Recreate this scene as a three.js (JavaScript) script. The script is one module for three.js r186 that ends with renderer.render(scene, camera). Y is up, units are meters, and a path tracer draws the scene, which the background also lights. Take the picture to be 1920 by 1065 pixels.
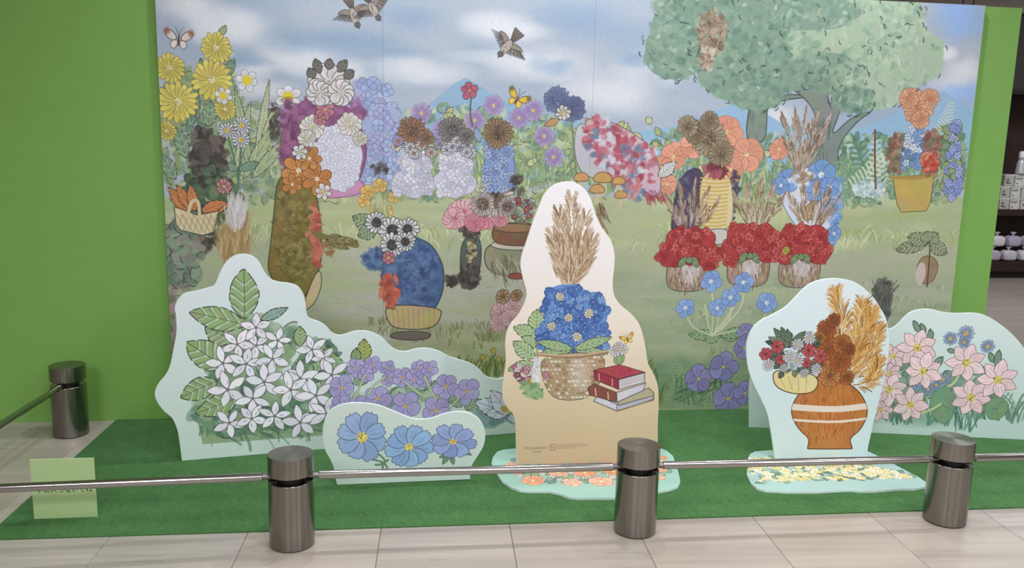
import * as THREE from 'three';
import { RoundedBoxGeometry } from 'three/addons/geometries/RoundedBoxGeometry.js';
import { mergeGeometries } from 'three/addons/utils/BufferGeometryUtils.js';
import { RectAreaLightUniformsLib } from 'three/addons/lights/RectAreaLightUniformsLib.js';

// ---------------------------------------------------------------- camera, light, exposure
// World frame: x along the display wall, z = 0 on its green face, z towards the visitor, metres.
const scene = new THREE.Scene();
scene.background = new THREE.Color(0x000000);
const camera = new THREE.PerspectiveCamera(36.469, 1920 / 1065, 0.05, 60);
camera.position.set(0.0000, 1.5000, 4.4367);
camera.up.set(-0.00038, 0.98445, -0.17565);
camera.lookAt(0.1340, 1.3260, 3.4611);
const renderer = new THREE.WebGLRenderer({ antialias: true });
renderer.toneMapping = THREE.LinearToneMapping;
renderer.toneMappingExposure = 1.52;
renderer.shadowMap.enabled = true;
renderer.shadowMap.type = THREE.PCFSoftShadowMap;
RectAreaLightUniformsLib.init();
const CEILING = 3.2;
const WHITE = 0xf3f6ff;
// small downlights out of view, casting the rail and bollard shadows (x, z, intensity): a row close to the display wall and a row over the visitors
const DOWNLIGHTS = [[-0.35, 0.5, 3.5], [0.95, 0.45, 4.5], [2.35, 0.45, 4], [1.7, 2.1, 3.5], [3.3, 2.1, 4], [0.1, 2.1, 3.5]];
// added fill panels out of view, brightening walls, boards and shop (x, z, width, depth, intensity)
const FILL_PANELS = [[0.2, 4.0, 1.2, 0.6, 8], [2.6, 4.0, 1.2, 0.6, 8], [5.2, 1.6, 1.2, 0.6, 6], [1.4, 6.4, 1.2, 0.6, 27], [4.4, 6.4, 1.2, 0.6, 30], [-2.0, 4.6, 1.2, 0.6, 14], [-1.6, 6.6, 1.2, 0.6, 26], [5.2, -1.9, 1.2, 0.6, 9], [6.9, -2.6, 1.2, 0.6, 9]];

// ---------------------------------------------------------------- helpers
let seed = 7;
const rnd = () => { seed = (seed + 0x6d2b79f5) | 0; let t = Math.imul(seed ^ (seed >>> 15), 1 | seed); t = (t + Math.imul(t ^ (t >>> 7), 61 | t)) ^ t; return ((t ^ (t >>> 14)) >>> 0) / 4294967296; };
const rr = (a, b) => a + (b - a) * rnd();
const pick = (a) => a[Math.floor(rnd() * a.length) % a.length];
const TAU = Math.PI * 2;
const used = new Map();
function numbered(name) { const n = used.get(name) ?? 0; used.set(name, n + 1); return n ? name + '_' + String(n).padStart(3, '0') : name; }
function tag(o, label, category, group) { o.userData.label = label; if (category) o.userData.category = category; if (group) o.userData.group = group; return o; }
function shade(o) { o.traverse((m) => { if (m.isMesh) { m.castShadow = true; m.receiveShadow = true; } }); return o; }
function thing(name, pos = [0, 0, 0], turn = 0) { const o = new THREE.Group(); o.name = numbered(name); o.position.set(...pos); o.rotation.y = turn; scene.add(o); return o; }
function mesh(name, geo, mat, parent = scene) { const m = new THREE.Mesh(geo, mat); m.name = numbered(name); m.castShadow = m.receiveShadow = true; parent.add(m); return m; }
function struct(name, geo, mat) { const m = mesh(name, geo, mat); m.userData.kind = 'structure'; return m; }
function box(x0, x1, y0, y1, z0, z1) { const g = new THREE.BoxGeometry(x1 - x0, y1 - y0, z1 - z0); g.translate((x0 + x1) / 2, (y0 + y1) / 2, (z0 + z1) / 2); return g; }
function rbox(w, h, d, r) { return new RoundedBoxGeometry(w, h, d, 2, r); }
const std = (c, o = {}) => new THREE.MeshStandardMaterial({ color: c, roughness: 0.7, ...o });

// ---------------------------------------------------------------- painting kit: flat print for boards and backdrop.
// Every print is painted in metres on its own board: x to the right, y downwards, 0 at the board's foot.
const S = (c, a = 1, j = 0) => { const d = rr(-j, j); return `rgba(${c.map((v, i) => Math.max(0, Math.min(255, Math.round(v + d + rr(-j, j) * 0.35)))).join(',')},${a})`; };
function sheet(u0, v1, w, h, ppm) {
  const cv = document.createElement('canvas'); cv.width = Math.round(w * ppm); cv.height = Math.round(h * ppm);
  const g = cv.getContext('2d'); g.setTransform(ppm, 0, 0, ppm, -u0 * ppm, v1 * ppm); g.lineCap = 'round'; g.lineJoin = 'round';
  return { cv, g, ppm };
}
function printTexture(s, grain = 5) {
  const { cv } = s, g = cv.getContext('2d');
  const im = g.getImageData(0, 0, cv.width, cv.height), d = im.data, W = cv.width;
  let a = 0;
  const row = new Float32Array(W);
  for (let i = 0, x = 0; i < d.length; i += 4, x = (x + 1) % W) { a = a * 0.6 + (rnd() - 0.5) * 0.8; row[x] = row[x] * 0.6 + a * 0.6; const k = row[x] * grain * 2; d[i] += k; d[i + 1] += k; d[i + 2] += k * 0.9; }
  g.putImageData(im, 0, 0);
  const t = new THREE.CanvasTexture(cv); t.colorSpace = THREE.SRGBColorSpace; t.magFilter = THREE.LinearFilter; t.anisotropy = 8;
  return t;
}
function path(g, p, closed = true) {
  g.beginPath();
  const n = p.length;
  if (closed) {
    g.moveTo((p[n - 1][0] + p[0][0]) / 2, (p[n - 1][1] + p[0][1]) / 2);
    for (let i = 0; i < n; i++) { const q = p[(i + 1) % n]; g.quadraticCurveTo(p[i][0], p[i][1], (p[i][0] + q[0]) / 2, (p[i][1] + q[1]) / 2); }
    g.closePath();
  } else {
    g.moveTo(...p[0]);
    for (let i = 1; i < n - 1; i++) g.quadraticCurveTo(p[i][0], p[i][1], (p[i][0] + p[i + 1][0]) / 2, (p[i][1] + p[i + 1][1]) / 2);
    g.lineTo(...p[n - 1]);
  }
}
function hard(g, p) { g.beginPath(); p.forEach((q, i) => (i ? g.lineTo(...q) : g.moveTo(...q))); g.closePath(); }
function soft(g, [x, y], rx, ry, c, a, rot = 0) {
  g.save(); g.translate(x, y); g.rotate(rot); g.scale(rx, ry);
  const r = g.createRadialGradient(0, 0, 0, 0, 0, 1); r.addColorStop(0, S(c, a)); r.addColorStop(0.55, S(c, a * 0.6)); r.addColorStop(1, S(c, 0));
  g.fillStyle = r; g.fillRect(-1, -1, 2, 2); g.restore();
}
function oval([x, y], rx, ry, w = 0.06, n = 16, rot = 0) {
  const p = [], c = Math.cos(rot), s = Math.sin(rot);
  for (let i = 0; i < n; i++) { const t = (i / n) * TAU, k = 1 + rr(-w, w), a = Math.cos(t) * rx * k, b = Math.sin(t) * ry * k; p.push([x + a * c - b * s, y + a * s + b * c]); }
  return p;
}
const bounds = (p) => { let a = 1e9, b = 1e9, c = -1e9, d = -1e9; for (const [x, y] of p) { a = Math.min(a, x); b = Math.min(b, y); c = Math.max(c, x); d = Math.max(d, y); } return [a, b, c, d]; };
function wash(g, p, c, { a = 1, ink, iw = 0.004, vary = 10, amp = 26, angular = false } = {}) {
  const draw = () => (angular ? hard(g, p) : path(g, p));
  const [x0, y0, x1, y1] = bounds(p);
  draw(); g.fillStyle = S(c, a); g.fill();
  g.save(); draw(); g.clip();
  for (let k = 0; k < vary; k++) soft(g, [rr(x0, x1), rr(y0, y1)], (x1 - x0) * rr(0.15, 0.4), (y1 - y0) * rr(0.12, 0.35), c.map((v) => v + rr(-amp, amp)), 0.35 * a, rr(0, 3));
  g.restore();
  if (ink) { draw(); g.strokeStyle = S(ink, 0.85); g.lineWidth = iw; g.stroke(); }
}
function line(g, p, c, w, a = 1) { path(g, p, false); g.strokeStyle = S(c, a); g.lineWidth = w; g.stroke(); }
const INK = [48, 46, 44];
// strokes of a dry brush inside an oval
function strokes(g, [x, y], rx, ry, cols, n, len, ang, w, a = 0.7, spread = 0.35) {
  for (let i = 0; i < n; i++) {
    const t = rr(0, TAU), r = Math.sqrt(rnd()), px = x + Math.cos(t) * rx * r, py = y + Math.sin(t) * ry * r, an = ang + rr(-spread, spread), l = len * rr(0.6, 1.3);
    line(g, [[px, py], [px + Math.cos(an) * l * 0.5 + rr(-1, 1) * l * 0.08, py + Math.sin(an) * l * 0.5], [px + Math.cos(an) * l, py + Math.sin(an) * l]], pick(cols), w * rr(0.6, 1.4), a * rr(0.6, 1));
  }
}
function dabs(g, [x, y], rx, ry, cols, n, size, a = 0.75, ink = 0) {
  for (let i = 0; i < n; i++) {
    const t = rr(0, TAU), r = Math.sqrt(rnd()), px = x + Math.cos(t) * rx * r, py = y + Math.sin(t) * ry * r, s = size * rr(0.6, 1.4), an = rr(0, 3.14);
    g.beginPath(); g.ellipse(px, py, s, s * rr(0.4, 0.65), an, 0, TAU); g.fillStyle = S(pick(cols), a * rr(0.6, 1), 8); g.fill();
    if (rnd() < ink) { g.beginPath(); g.ellipse(px, py, s, s * 0.55, an, 0.2, rr(1.5, 3.2)); g.strokeStyle = S(INK, 0.7); g.lineWidth = size * 0.14; g.stroke(); }
  }
}
function leaf(g, b, t, w, c, { ink = INK, iw = 0.0045, light = [214, 228, 200], veins = 5 } = {}) {
  const dx = t[0] - b[0], dy = t[1] - b[1], L = Math.hypot(dx, dy), ux = dx / L, uy = dy / L, at = (k, s) => [b[0] + dx * k - uy * s * w, b[1] + dy * k + ux * s * w];
  const sh = [[0, 0], [0.1, 0.2], [0.3, 0.44], [0.52, 0.5], [0.75, 0.36], [0.92, 0.13], [1, 0]];
  const p = [...sh.map(([k, s]) => at(k + rr(-0.015, 0.015), s * rr(0.93, 1.07))), ...sh.slice(1, -1).reverse().map(([k, s]) => at(k + rr(-0.015, 0.015), -s * rr(0.93, 1.07)))];
  wash(g, p, c, { vary: 8, amp: 24 });
  g.save(); path(g, p); g.clip();
  for (let i = 0; i < veins; i++) for (const s of [-1, 1]) { const k = 0.1 + (0.75 * i) / veins; line(g, [at(k, 0), at(k + 0.13, s * 0.2), at(k + 0.2, s * 0.48)], light, w * 0.07, 0.75); line(g, [at(k + 0.06, s * 0.06), at(k + 0.19, s * 0.3), at(k + 0.26, s * 0.46)], c.map((v) => v * 0.66), w * 0.06, 0.55); }
  g.restore();
  line(g, [at(0, 0), at(0.5, 0.02), at(0.95, 0)], c.map((v) => v * 0.6), w * 0.04, 0.8);
  if (ink) { g.save(); g.setLineDash([w * 0.5, w * 0.12, w * 0.25, w * 0.18]); g.lineDashOffset = rr(0, w); path(g, p); g.strokeStyle = S(ink, 0.9); g.lineWidth = iw; g.stroke(); g.restore(); }
}
// one flower head: n petals of a given form round an eye
function flower(g, [x, y], r, c, { n = 8, eye = [214, 190, 90], er = 0.2, form = 'round', wide = 0.42, tilt = 1, rot = rr(0, 6), ink = INK, iw = r * 0.035, line2 = true, dots = true, ia = 0.8 } = {}) {
  g.save(); g.translate(x, y); g.scale(1, tilt);
  for (let i = 0; i < n; i++) {
    const a = rot + (i / n) * TAU + rr(-0.06, 0.06), L = r * rr(0.9, 1.06), w = r * wide * rr(0.9, 1.1);
    g.save(); g.rotate(a);
    g.beginPath(); g.moveTo(r * er * 0.5, 0);
    if (form === 'star') { g.bezierCurveTo(L * 0.35, -w * 0.9, L * 0.7, -w * 0.75, L, 0); g.bezierCurveTo(L * 0.7, w * 0.75, L * 0.35, w * 0.9, r * er * 0.5, 0); }
    else if (form === 'notch') { g.bezierCurveTo(L * 0.3, -w, L * 0.8, -w * 1.15, L * 0.97, -w * 0.55); g.lineTo(L * 0.93, -w * 0.3); g.lineTo(L, -w * 0.05); g.lineTo(L * 0.93, w * 0.2); g.lineTo(L * 0.98, w * 0.5); g.bezierCurveTo(L * 0.8, w * 1.15, L * 0.3, w, r * er * 0.5, 0); }
    else { g.bezierCurveTo(L * 0.3, -w, L * 0.95, -w * 1.25, L, 0); g.bezierCurveTo(L * 0.95, w * 1.25, L * 0.3, w, r * er * 0.5, 0); }
    g.fillStyle = S(c, 1, 9); g.fill();
    if (ink) { g.strokeStyle = S(ink, ia); g.lineWidth = iw; g.stroke(); }
    if (line2) for (const k of [-0.25, 0.1, 0.3]) { g.beginPath(); g.moveTo(L * rr(0.28, 0.4), w * k * 0.8); g.lineTo(L * rr(0.55, 0.8), w * k * 1.3); g.strokeStyle = S(c.map((v) => v * 0.62), 0.55); g.lineWidth = iw * 0.8; g.stroke(); }
    g.restore();
  }
  if (er) {
    g.beginPath(); g.arc(0, 0, r * er, 0, TAU); g.fillStyle = S(eye, 1); g.fill();
    if (dots) for (let i = 0; i < 14; i++) { const t = rr(0, TAU), q = r * er * rr(0.1, 1.05); g.beginPath(); g.arc(Math.cos(t) * q, Math.sin(t) * q, r * er * 0.15, 0, TAU); g.fillStyle = S(i % 2 ? eye.map((v) => v * 0.5) : eye.map((v) => v + 40), 0.8); g.fill(); }
  }
  g.restore();
}
function blades(g, [x, y], w, h, cols, n, lean = 0.3, lw = 0.008) {
  for (let i = 0; i < n; i++) { const px = x + rr(-w, w), k = rr(-lean, lean), l = h * rr(0.5, 1); line(g, [[px, y + rr(-0.1, 0.1) * h], [px + k * l * 0.3, y - l * 0.6], [px + k * l, y - l]], pick(cols), lw * rr(0.6, 1.3), 0.8); }
}
function fern(g, b, t, w, c, ink) {
  const n = 11; line(g, [b, t], c.map((v) => v * 0.75), w * 0.05);
  for (let i = 1; i < n; i++) for (const s of [-1, 1]) {
    const k = i / n, l = w * (1 - k * 0.8), dx = t[0] - b[0], dy = t[1] - b[1], L = Math.hypot(dx, dy), p = [b[0] + dx * k, b[1] + dy * k];
    const q = [p[0] - (dy / L) * s * l + (dx / L) * l * 0.5, p[1] + (dx / L) * s * l + (dy / L) * l * 0.5];
    line(g, [p, [(p[0] + q[0]) / 2, (p[1] + q[1]) / 2 - 0.1 * l], q], c, w * 0.13, 0.85);
    if (ink) line(g, [[p[0], p[1] + w * 0.08], [q[0], q[1] + w * 0.08]], ink, w * 0.025, 0.6);
  }
}
function butterfly(g, [x, y], r, c, c2, rot = 0) {
  g.save(); g.translate(x, y); g.rotate(rot);
  for (const s of [-1, 1]) {
    g.save(); g.scale(s, 1);
    wash(g, [[0.05 * r, -0.05 * r], [0.5 * r, -0.62 * r], [1.02 * r, -0.6 * r], [0.9 * r, -0.1 * r], [0.4 * r, 0.15 * r]], c, { ink: INK, iw: r * 0.05, vary: 3 });
    soft(g, [0.85 * r, -0.5 * r], r * 0.3, r * 0.35, c2, 0.95);
    wash(g, [[0.05 * r, 0.05 * r], [0.5 * r, 0.1 * r], [0.62 * r, 0.45 * r], [0.35 * r, 0.75 * r], [0.1 * r, 0.5 * r]], c.map((v) => v + 12), { ink: INK, iw: r * 0.04, vary: 3 });
    line(g, [[0.03 * r, -0.3 * r], [0.15 * r, -0.7 * r], [0.3 * r, -0.85 * r]], INK, r * 0.03); g.restore();
  }
  wash(g, oval([0, 0.1 * r], 0.08 * r, 0.42 * r, 0.02), [96, 66, 46], { vary: 0 }); g.restore();
}
// a small brown bird seen from below in flight
function bird(g, [x, y], r, rot) {
  g.save(); g.translate(x, y); g.rotate(rot);
  const br = [150, 136, 126], pale = [188, 178, 170];
  for (let i = 0; i < 7; i++) { const a = -0.3 + i * 0.1; wash(g, [[-0.04 * r + i * 0.015 * r, -0.3 * r], [Math.sin(a) * r - 0.06 * r, -1.08 * r], [Math.sin(a) * r + 0.05 * r, -1.1 * r], [0.06 * r + i * 0.01 * r, -0.3 * r]], i % 2 ? br : [120, 106, 98], { ink: INK, iw: r * 0.025, vary: 1 }); }
  for (const s of [-1, 1]) {
    for (let i = 0; i < 9; i++) { const k = i / 8, b = [s * (0.12 + 0.42 * k) * r, (-0.28 - 0.08 * k) * r], e = [s * (0.3 + 1.0 * k) * r, (0.36 - 0.46 * k) * r]; wash(g, [b, [(b[0] + e[0]) / 2 + 0.06 * r, (b[1] + e[1]) / 2], e, [(b[0] + e[0]) / 2 - 0.06 * r, (b[1] + e[1]) / 2 + 0.03 * r]], i % 2 ? br : pale, { ink: INK, iw: r * 0.03, vary: 1 }); }
    wash(g, [[s * 0.08 * r, -0.34 * r], [s * 0.5 * r, -0.5 * r], [s * 0.9 * r, -0.36 * r], [s * 0.5 * r, -0.22 * r], [s * 0.14 * r, 0]], br, { ink: INK, iw: r * 0.03, vary: 2 });
  }
  wash(g, oval([0, 0.02 * r], 0.22 * r, 0.46 * r, 0.03), pale, { ink: INK, iw: r * 0.03 });
  strokes(g, [0, 0], 0.16 * r, 0.36 * r, [[90, 80, 74], [130, 116, 106]], 22, r * 0.1, 1.5, r * 0.03, 0.8);
  wash(g, oval([0, 0.52 * r], 0.16 * r, 0.15 * r, 0.03), [104, 98, 96], { ink: INK, iw: r * 0.03, vary: 1 }); line(g, [[0, 0.66 * r], [0.03 * r, 0.74 * r]], INK, r * 0.05);
  g.restore();
}
// ---------------------------------------------------------------- print of the backdrop: an invented watercolour garden
const MURAL = { w: 4.235, h: 2.215 };
function paintMural() {
  const s = sheet(0, MURAL.h, MURAL.w, MURAL.h, 483), { g } = s, q = 0.00272;
  // sky
  g.fillStyle = S([176, 187, 202]); g.fillRect(0, -MURAL.h, MURAL.w, MURAL.h);
  const blue = [140, 169, 198], cloud = [226, 229, 234];
  for (let i = 0; i < 130; i++) { const x = rr(0, 4.3), y = rr(-2.25, -1.45); soft(g, [x, y], rr(0.12, 0.5), rr(0.05, 0.16), rnd() < 0.5 ? blue : [188, 194, 206], rr(0.15, 0.4), rr(-0.2, 0.2)); }
  for (const [p, rx, ry] of [[[0.654, -1.798], 90, 45], [[0.451, -1.716], 70, 40], [[0.857, -1.78], 60, 30], [[1.807, -1.811], 150, 40], [[2.167, -1.744], 130, 60], [[2.442, -1.858], 80, 50], [[1.273, -1.742], 90, 40], [[3.067, -1.579], 90, 40], [[4.104, -1.831], 60, 50], [[1.667, -2.013], 120, 40], [[0.14, -2.002], 70, 50], [[0.308, -1.911], 80, 50], [[4.025, -1.967], 40, 22]]) for (let k = 0; k < 5; k++) soft(g, [p[0] + rr(-0.5, 0.5) * rx * q, p[1] + rr(-0.5, 0.5) * ry * q], rx * q * rr(0.4, 0.9), ry * q * rr(0.4, 0.9), cloud, 0.6);
  for (const [p, rx, ry] of [[[0.757, -1.915], 120, 34], [[1.064, -1.893], 80, 26], [[2.071, -2.054], 130, 45], [[1.916, -1.815], 60, 24], [[0.429, -1.816], 60, 22], [[4.099, -2.121], 70, 60], [[4.176, -1.748], 60, 30], [[1.168, -2.018], 90, 30], [[0.071, -1.504], 40, 60], [[2.327, -1.907], 50, 40]]) for (let k = 0; k < 5; k++) soft(g, [p[0] + rr(-0.5, 0.5) * rx * q, p[1] + rr(-0.5, 0.5) * ry * q], rx * q * rr(0.4, 0.9), ry * q * rr(0.4, 0.9), p[0] > 3.6 ? [150, 186, 240] : blue, p[0] > 3.6 ? 0.5 : 0.32);
  // hills
  wash(g, [[1.011, -1.449], [1.195, -1.553], [1.314, -1.64], [1.406, -1.72], [1.464, -1.753], [1.526, -1.724], [1.649, -1.649], [1.814, -1.574], [2.038, -1.499], [2.102, -1.283], [1.01, -1.264]], [146, 180, 208], { vary: 30, amp: 10, angular: true });
  wash(g, [[1.789, -1.467], [1.897, -1.544], [2.035, -1.564], [2.207, -1.471], [2.217, -1.257], [1.712, -1.249]], [150, 184, 208], { vary: 16, amp: 10, angular: true });
  wash(g, [[2.291, -1.5], [2.545, -1.538], [2.743, -1.612], [2.884, -1.667], [3.002, -1.649], [3.157, -1.564], [3.433, -1.498], [3.668, -1.588], [3.844, -1.669], [4.049, -1.767], [4.251, -1.654], [4.294, -1.32], [2.301, -1.286]], [152, 188, 214], { vary: 40, amp: 12, angular: true });
  // lawn and path
  wash(g, [[-0.044, -1.138], [1.01, -1.152], [2.107, -1.167], [3.28, -1.183], [4.31, -1.197], [4.48, 0.131], [2.763, 0.092], [1.005, 0.052], [-0.098, 0.027]].map((p) => p), [176, 184, 148], { vary: 60, amp: 10, angular: true });
  g.save(); hard(g, [[-0.043, -1.169], [4.305, -1.232], [4.48, 0.131], [-0.098, 0.027]]); g.clip();
  for (let i = 0; i < 130; i++) soft(g, [rr(0, 4.3), rr(-1.2, -0.92)], rr(0.1, 0.3), rr(0.02, 0.05), pick([[180, 192, 134], [196, 204, 158], [166, 182, 122], [202, 208, 166]]), 0.45);
  for (let i = 0; i < 160; i++) soft(g, [rr(0, 4.3), rr(-0.92, -0.45)], rr(0.1, 0.35), rr(0.02, 0.06), pick([[178, 180, 162], [188, 190, 174], [168, 176, 150], [184, 180, 164]]), 0.4);
  for (let i = 0; i < 70; i++) soft(g, [rr(0.9, 2.1), rr(-0.88, -0.35)], rr(0.1, 0.3), rr(0.02, 0.06), pick([[196, 194, 186], [178, 176, 166], [188, 188, 178]]), 0.4);
  for (let i = 0; i < 110; i++) soft(g, [rr(0, 2.2), rr(-0.5, 0)], rr(0.06, 0.25), rr(0.02, 0.07), pick([[140, 146, 92], [152, 156, 104], [168, 170, 128], [130, 138, 84]]), 0.32);
  for (let i = 0; i < 200; i++) soft(g, [rr(2.0, 4.3), rr(-0.75, 0)], rr(0.08, 0.3), rr(0.02, 0.06), pick([[160, 174, 142], [148, 166, 134], [174, 182, 154], [142, 160, 128]]), 0.4);
  for (let i = 0; i < 90; i++) soft(g, [rr(2.2, 3.3), rr(-0.3, 0)], rr(0.06, 0.2), rr(0.02, 0.06), [104, 142, 104], 0.3);
  g.restore();
  strokes(g, [1.561, -0.493], 1.6, 0.28, [[120, 118, 104], [110, 112, 92]], 150, 0.05, 0.1, 0.003, 0.35);
  for (let i = 0; i < 90; i++) blades(g, [rr(0.1, 4.2), rr(-0.98, -0.88)], 0.05, 0.07, [[216, 220, 180], [150, 166, 108], [180, 192, 140]], 5, 0.9, 0.006);
  for (let i = 0; i < 60; i++) blades(g, [rr(0.9, 2.2), rr(-0.5, -0.36)], 0.05, 0.05, [[128, 134, 84], [112, 118, 70]], 6, 0.7, 0.004);
  for (let i = 0; i < 40; i++) blades(g, [rr(2.3, 4.2), rr(-0.7, -0.3)], 0.04, 0.04, [[120, 142, 104], [196, 206, 172]], 5, 0.9, 0.004);

  // shrubbery band behind the lawn
  const FOL = [[150, 170, 118], [118, 148, 116], [178, 188, 132], [104, 138, 112], [196, 206, 164], [134, 158, 104]];
  const band = (p, rx, ry, n, cols = FOL, size = 9) => dabs(g, p, rx * q, ry * q, cols, n, size * q, 0.7, 0.25);
  band([0.179, -1.405], 90, 130, 420); band([0.099, -1.58], 50, 60, 90); band([0.276, -1.711], 30, 70, 60);
  band([0.441, -1.359], 60, 90, 240); band([0.8, -1.261], 130, 50, 200); band([1.116, -1.346], 70, 80, 180);
  band([1.437, -1.379], 160, 90, 520, [...FOL, [214, 214, 160], [206, 210, 150]]); band([1.848, -1.36], 90, 80, 300, [...FOL, [204, 206, 140]]);
  band([2.186, -1.312], 90, 50, 160); band([2.643, -1.348], 120, 65, 300); band([3.057, -1.327], 90, 70, 240);
  band([3.632, -1.338], 110, 70, 420, [[92, 134, 108], [120, 158, 124], [200, 214, 190], [70, 112, 92], [170, 196, 160]]); band([4.096, -1.375], 50, 80, 220, [[110, 138, 104], [150, 170, 130], [88, 120, 92]]);
  for (let i = 0; i < 160; i++) { const p = [rr(1.1, 4.15), rr(-1.35, -1.18)]; blades(g, p, 0.05, 0.1, FOL, 4, 0.5, 0.008); }
  for (let i = 0; i < 40; i++) { const p = [rr(0.9, 3.2), rr(-1.55, -1.25)]; leaf(g, p, [p[0] + rr(-0.06, 0.06), p[1] - rr(0.03, 0.07)], 0.035, pick([[190, 196, 132], [170, 184, 124], [206, 208, 158]]), { iw: 0.003, veins: 2 }); }
  // strap leaves
  for (const [b, t, w] of [[[0.413, -1.254], [0.35, -1.688], 18], [[0.433, -1.254], [0.514, -1.718], 16], [[0.465, -1.281], [0.536, -1.592], 22], [[0.387, -1.227], [0.293, -1.458], 14], [[0.374, -1.227], [0.547, -1.516], 22], [[0.412, -1.228], [0.596, -1.44], 20], [[0.337, -1.253], [0.423, -1.614], 16]]) leaf(g, b, t, w * q, pick([[168, 186, 142], [148, 172, 130], [186, 198, 158]]), { iw: 0.003, veins: 3 });
  // the old tree
  const trunk = [130, 144, 132], tk = { ink: [60, 70, 66], iw: 0.006, vary: 16, amp: 22 };
  wash(g, [[2.952, -1.465], [2.952, -1.617], [2.974, -1.714], [3.056, -1.716], [3.058, -1.62], [3.064, -1.462]], trunk, tk);
  wash(g, [[3.04, -1.619], [3.089, -1.673], [3.176, -1.698], [3.264, -1.706], [3.251, -1.722], [3.144, -1.719], [3.072, -1.7], [3.016, -1.66]], trunk, tk);
  wash(g, [[3.269, -1.303], [3.35, -1.418], [3.341, -1.586], [3.303, -1.668], [3.207, -1.742], [3.096, -1.799], [3.137, -1.806], [3.261, -1.744], [3.301, -1.756], [3.288, -1.832], [3.36, -1.835], [3.39, -1.698], [3.417, -1.671], [3.463, -1.816], [3.51, -1.823], [3.458, -1.617], [3.421, -1.498], [3.542, -1.624], [3.661, -1.65], [3.575, -1.603], [3.456, -1.448], [3.512, -1.307]], trunk, tk);
  for (let i = 0; i < 50; i++) { const x = rnd() < 0.3 ? rr(1402, 1436) : rr(1530, 1556); const p = x < 1450 ? [3.007, -1.591] : [3.388, -1.531]; const z = [p[0] + rr(-0.045, 0.04), p[1] + rr(-0.1, 0.12)]; line(g, [z, [z[0] + rr(-0.01, 0.01), z[1] + rr(0.03, 0.1)]], [70, 82, 74], 0.003, 0.6); }
  const LA = [[128, 158, 138], [110, 142, 124], [142, 168, 148], [98, 132, 114], [156, 180, 154]], LB = [[172, 194, 168], [154, 182, 154], [190, 204, 174], [136, 168, 146], [184, 204, 186]];
  const lobes = [[[2.602, -2.023], 75, 70, LA], [[2.537, -1.915], 62, 50, LA], [[2.827, -2.058], 90, 80, LA], [[2.871, -1.846], 80, 60, LA], [[2.995, -1.742], 62, 40, LA], [[3.088, -2.041], 90, 90, LA], [[3.16, -1.883], 80, 55, LA], [[3.381, -2.053], 100, 80, LB], [[3.401, -1.836], 70, 40, LA], [[3.649, -2.063], 90, 70, LB], [[3.644, -1.816], 80, 60, LB], [[3.814, -1.932], 84, 60, LB], [[3.535, -1.702], 44, 26, LA], [[3.196, -2.152], 120, 40, LA], [[2.622, -2.155], 80, 30, LA], [[3.76, -2.149], 50, 40, LB]];
  for (const [p, rx, ry, c] of lobes) wash(g, oval(p, rx * q, ry * q, 0.09, 22), c[0], { vary: 16, amp: 12, a: 0.96 });
  for (const [p, rx, ry, c] of lobes) { dabs(g, p, rx * q, ry * q, c, 80, 8.5 * q, 0.6); dabs(g, p, rx * q * 0.95, ry * q * 0.95, [[206, 220, 214], [98, 136, 118]], 9, 5 * q, 0.55); }
  for (const [p, rx, ry, c] of lobes) for (let i = 0; i < 17; i++) { const t = rr(0, TAU), k = rr(0.9, 1.05), x = p[0] + Math.cos(t) * rx * q * k, y = p[1] + Math.sin(t) * ry * q * k; g.beginPath(); g.arc(x, y, 6 * q, t - 0.9, t + 0.5); g.strokeStyle = S([44, 58, 56], c === LA ? 0.75 : 0.85); g.lineWidth = rr(0.003, 0.007); if (y < -1.5 && rnd() < 0.62) g.stroke(); }
  // a dry brown hollow high in the crown
  dabs(g, [2.73, -2.017], 27 * q, 44 * q, [[160, 140, 118], [124, 102, 82], [184, 166, 142], [142, 120, 96]], 150, 7 * q, 0.85, 0.35);
  dabs(g, [2.713, -1.889], 15 * q, 24 * q, [[184, 162, 138], [206, 192, 176], [140, 116, 94]], 50, 6 * q, 0.85, 0.35);

  // birds and butterflies
  bird(g, [0.921, -2.029], 32 * q, -0.35); bird(g, [1.013, -2.062], 32 * q, -0.55); bird(g, [1.67, -1.91], 34 * q, 0.7);
  butterfly(g, [0.099, -1.888], 24 * q, [216, 206, 200], [150, 88, 58], 0.08); butterfly(g, [1.73, -1.657], 22 * q, [222, 184, 70], [110, 90, 50], 0.5);

  // tall yellow daisies, left
  const yel = [224, 210, 104];
  for (const [a, b] of [[[0.269, -1.855], [0.286, -1.252]], [[0.052, -1.753], [0.06, -1.248]], [[0.244, -1.705], [0.243, -1.329]], [[0.082, -1.597], [0.065, -1.248]], [[0.302, -1.568], [0.297, -1.278]]]) line(g, [a, [(a[0] + b[0]) / 2 + 0.02, (a[1] + b[1]) / 2], b], [140, 164, 112], 0.011);
  for (const [b, t, w] of [[[0.214, -1.684], [0.194, -1.808], 12], [[0.175, -1.506], [0.158, -1.707], 14], [[0.301, -1.712], [0.354, -1.808], 18], [[0.288, -1.91], [0.319, -1.96], 12], [[0.122, -1.429], [0.164, -1.607], 14], [[0.219, -1.482], [0.236, -1.609], 26], [[0.113, -1.326], [0.07, -1.478], 24], [[0.223, -1.251], [0.154, -1.404], 30], [[0.059, -1.222], [-0.01, -1.349], 26], [[0.289, -1.33], [0.344, -1.485], 20]]) leaf(g, b, t, w * q, pick([[128, 158, 128], [112, 146, 122], [150, 172, 124]]), { iw: 0.003, veins: 3 });
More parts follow.
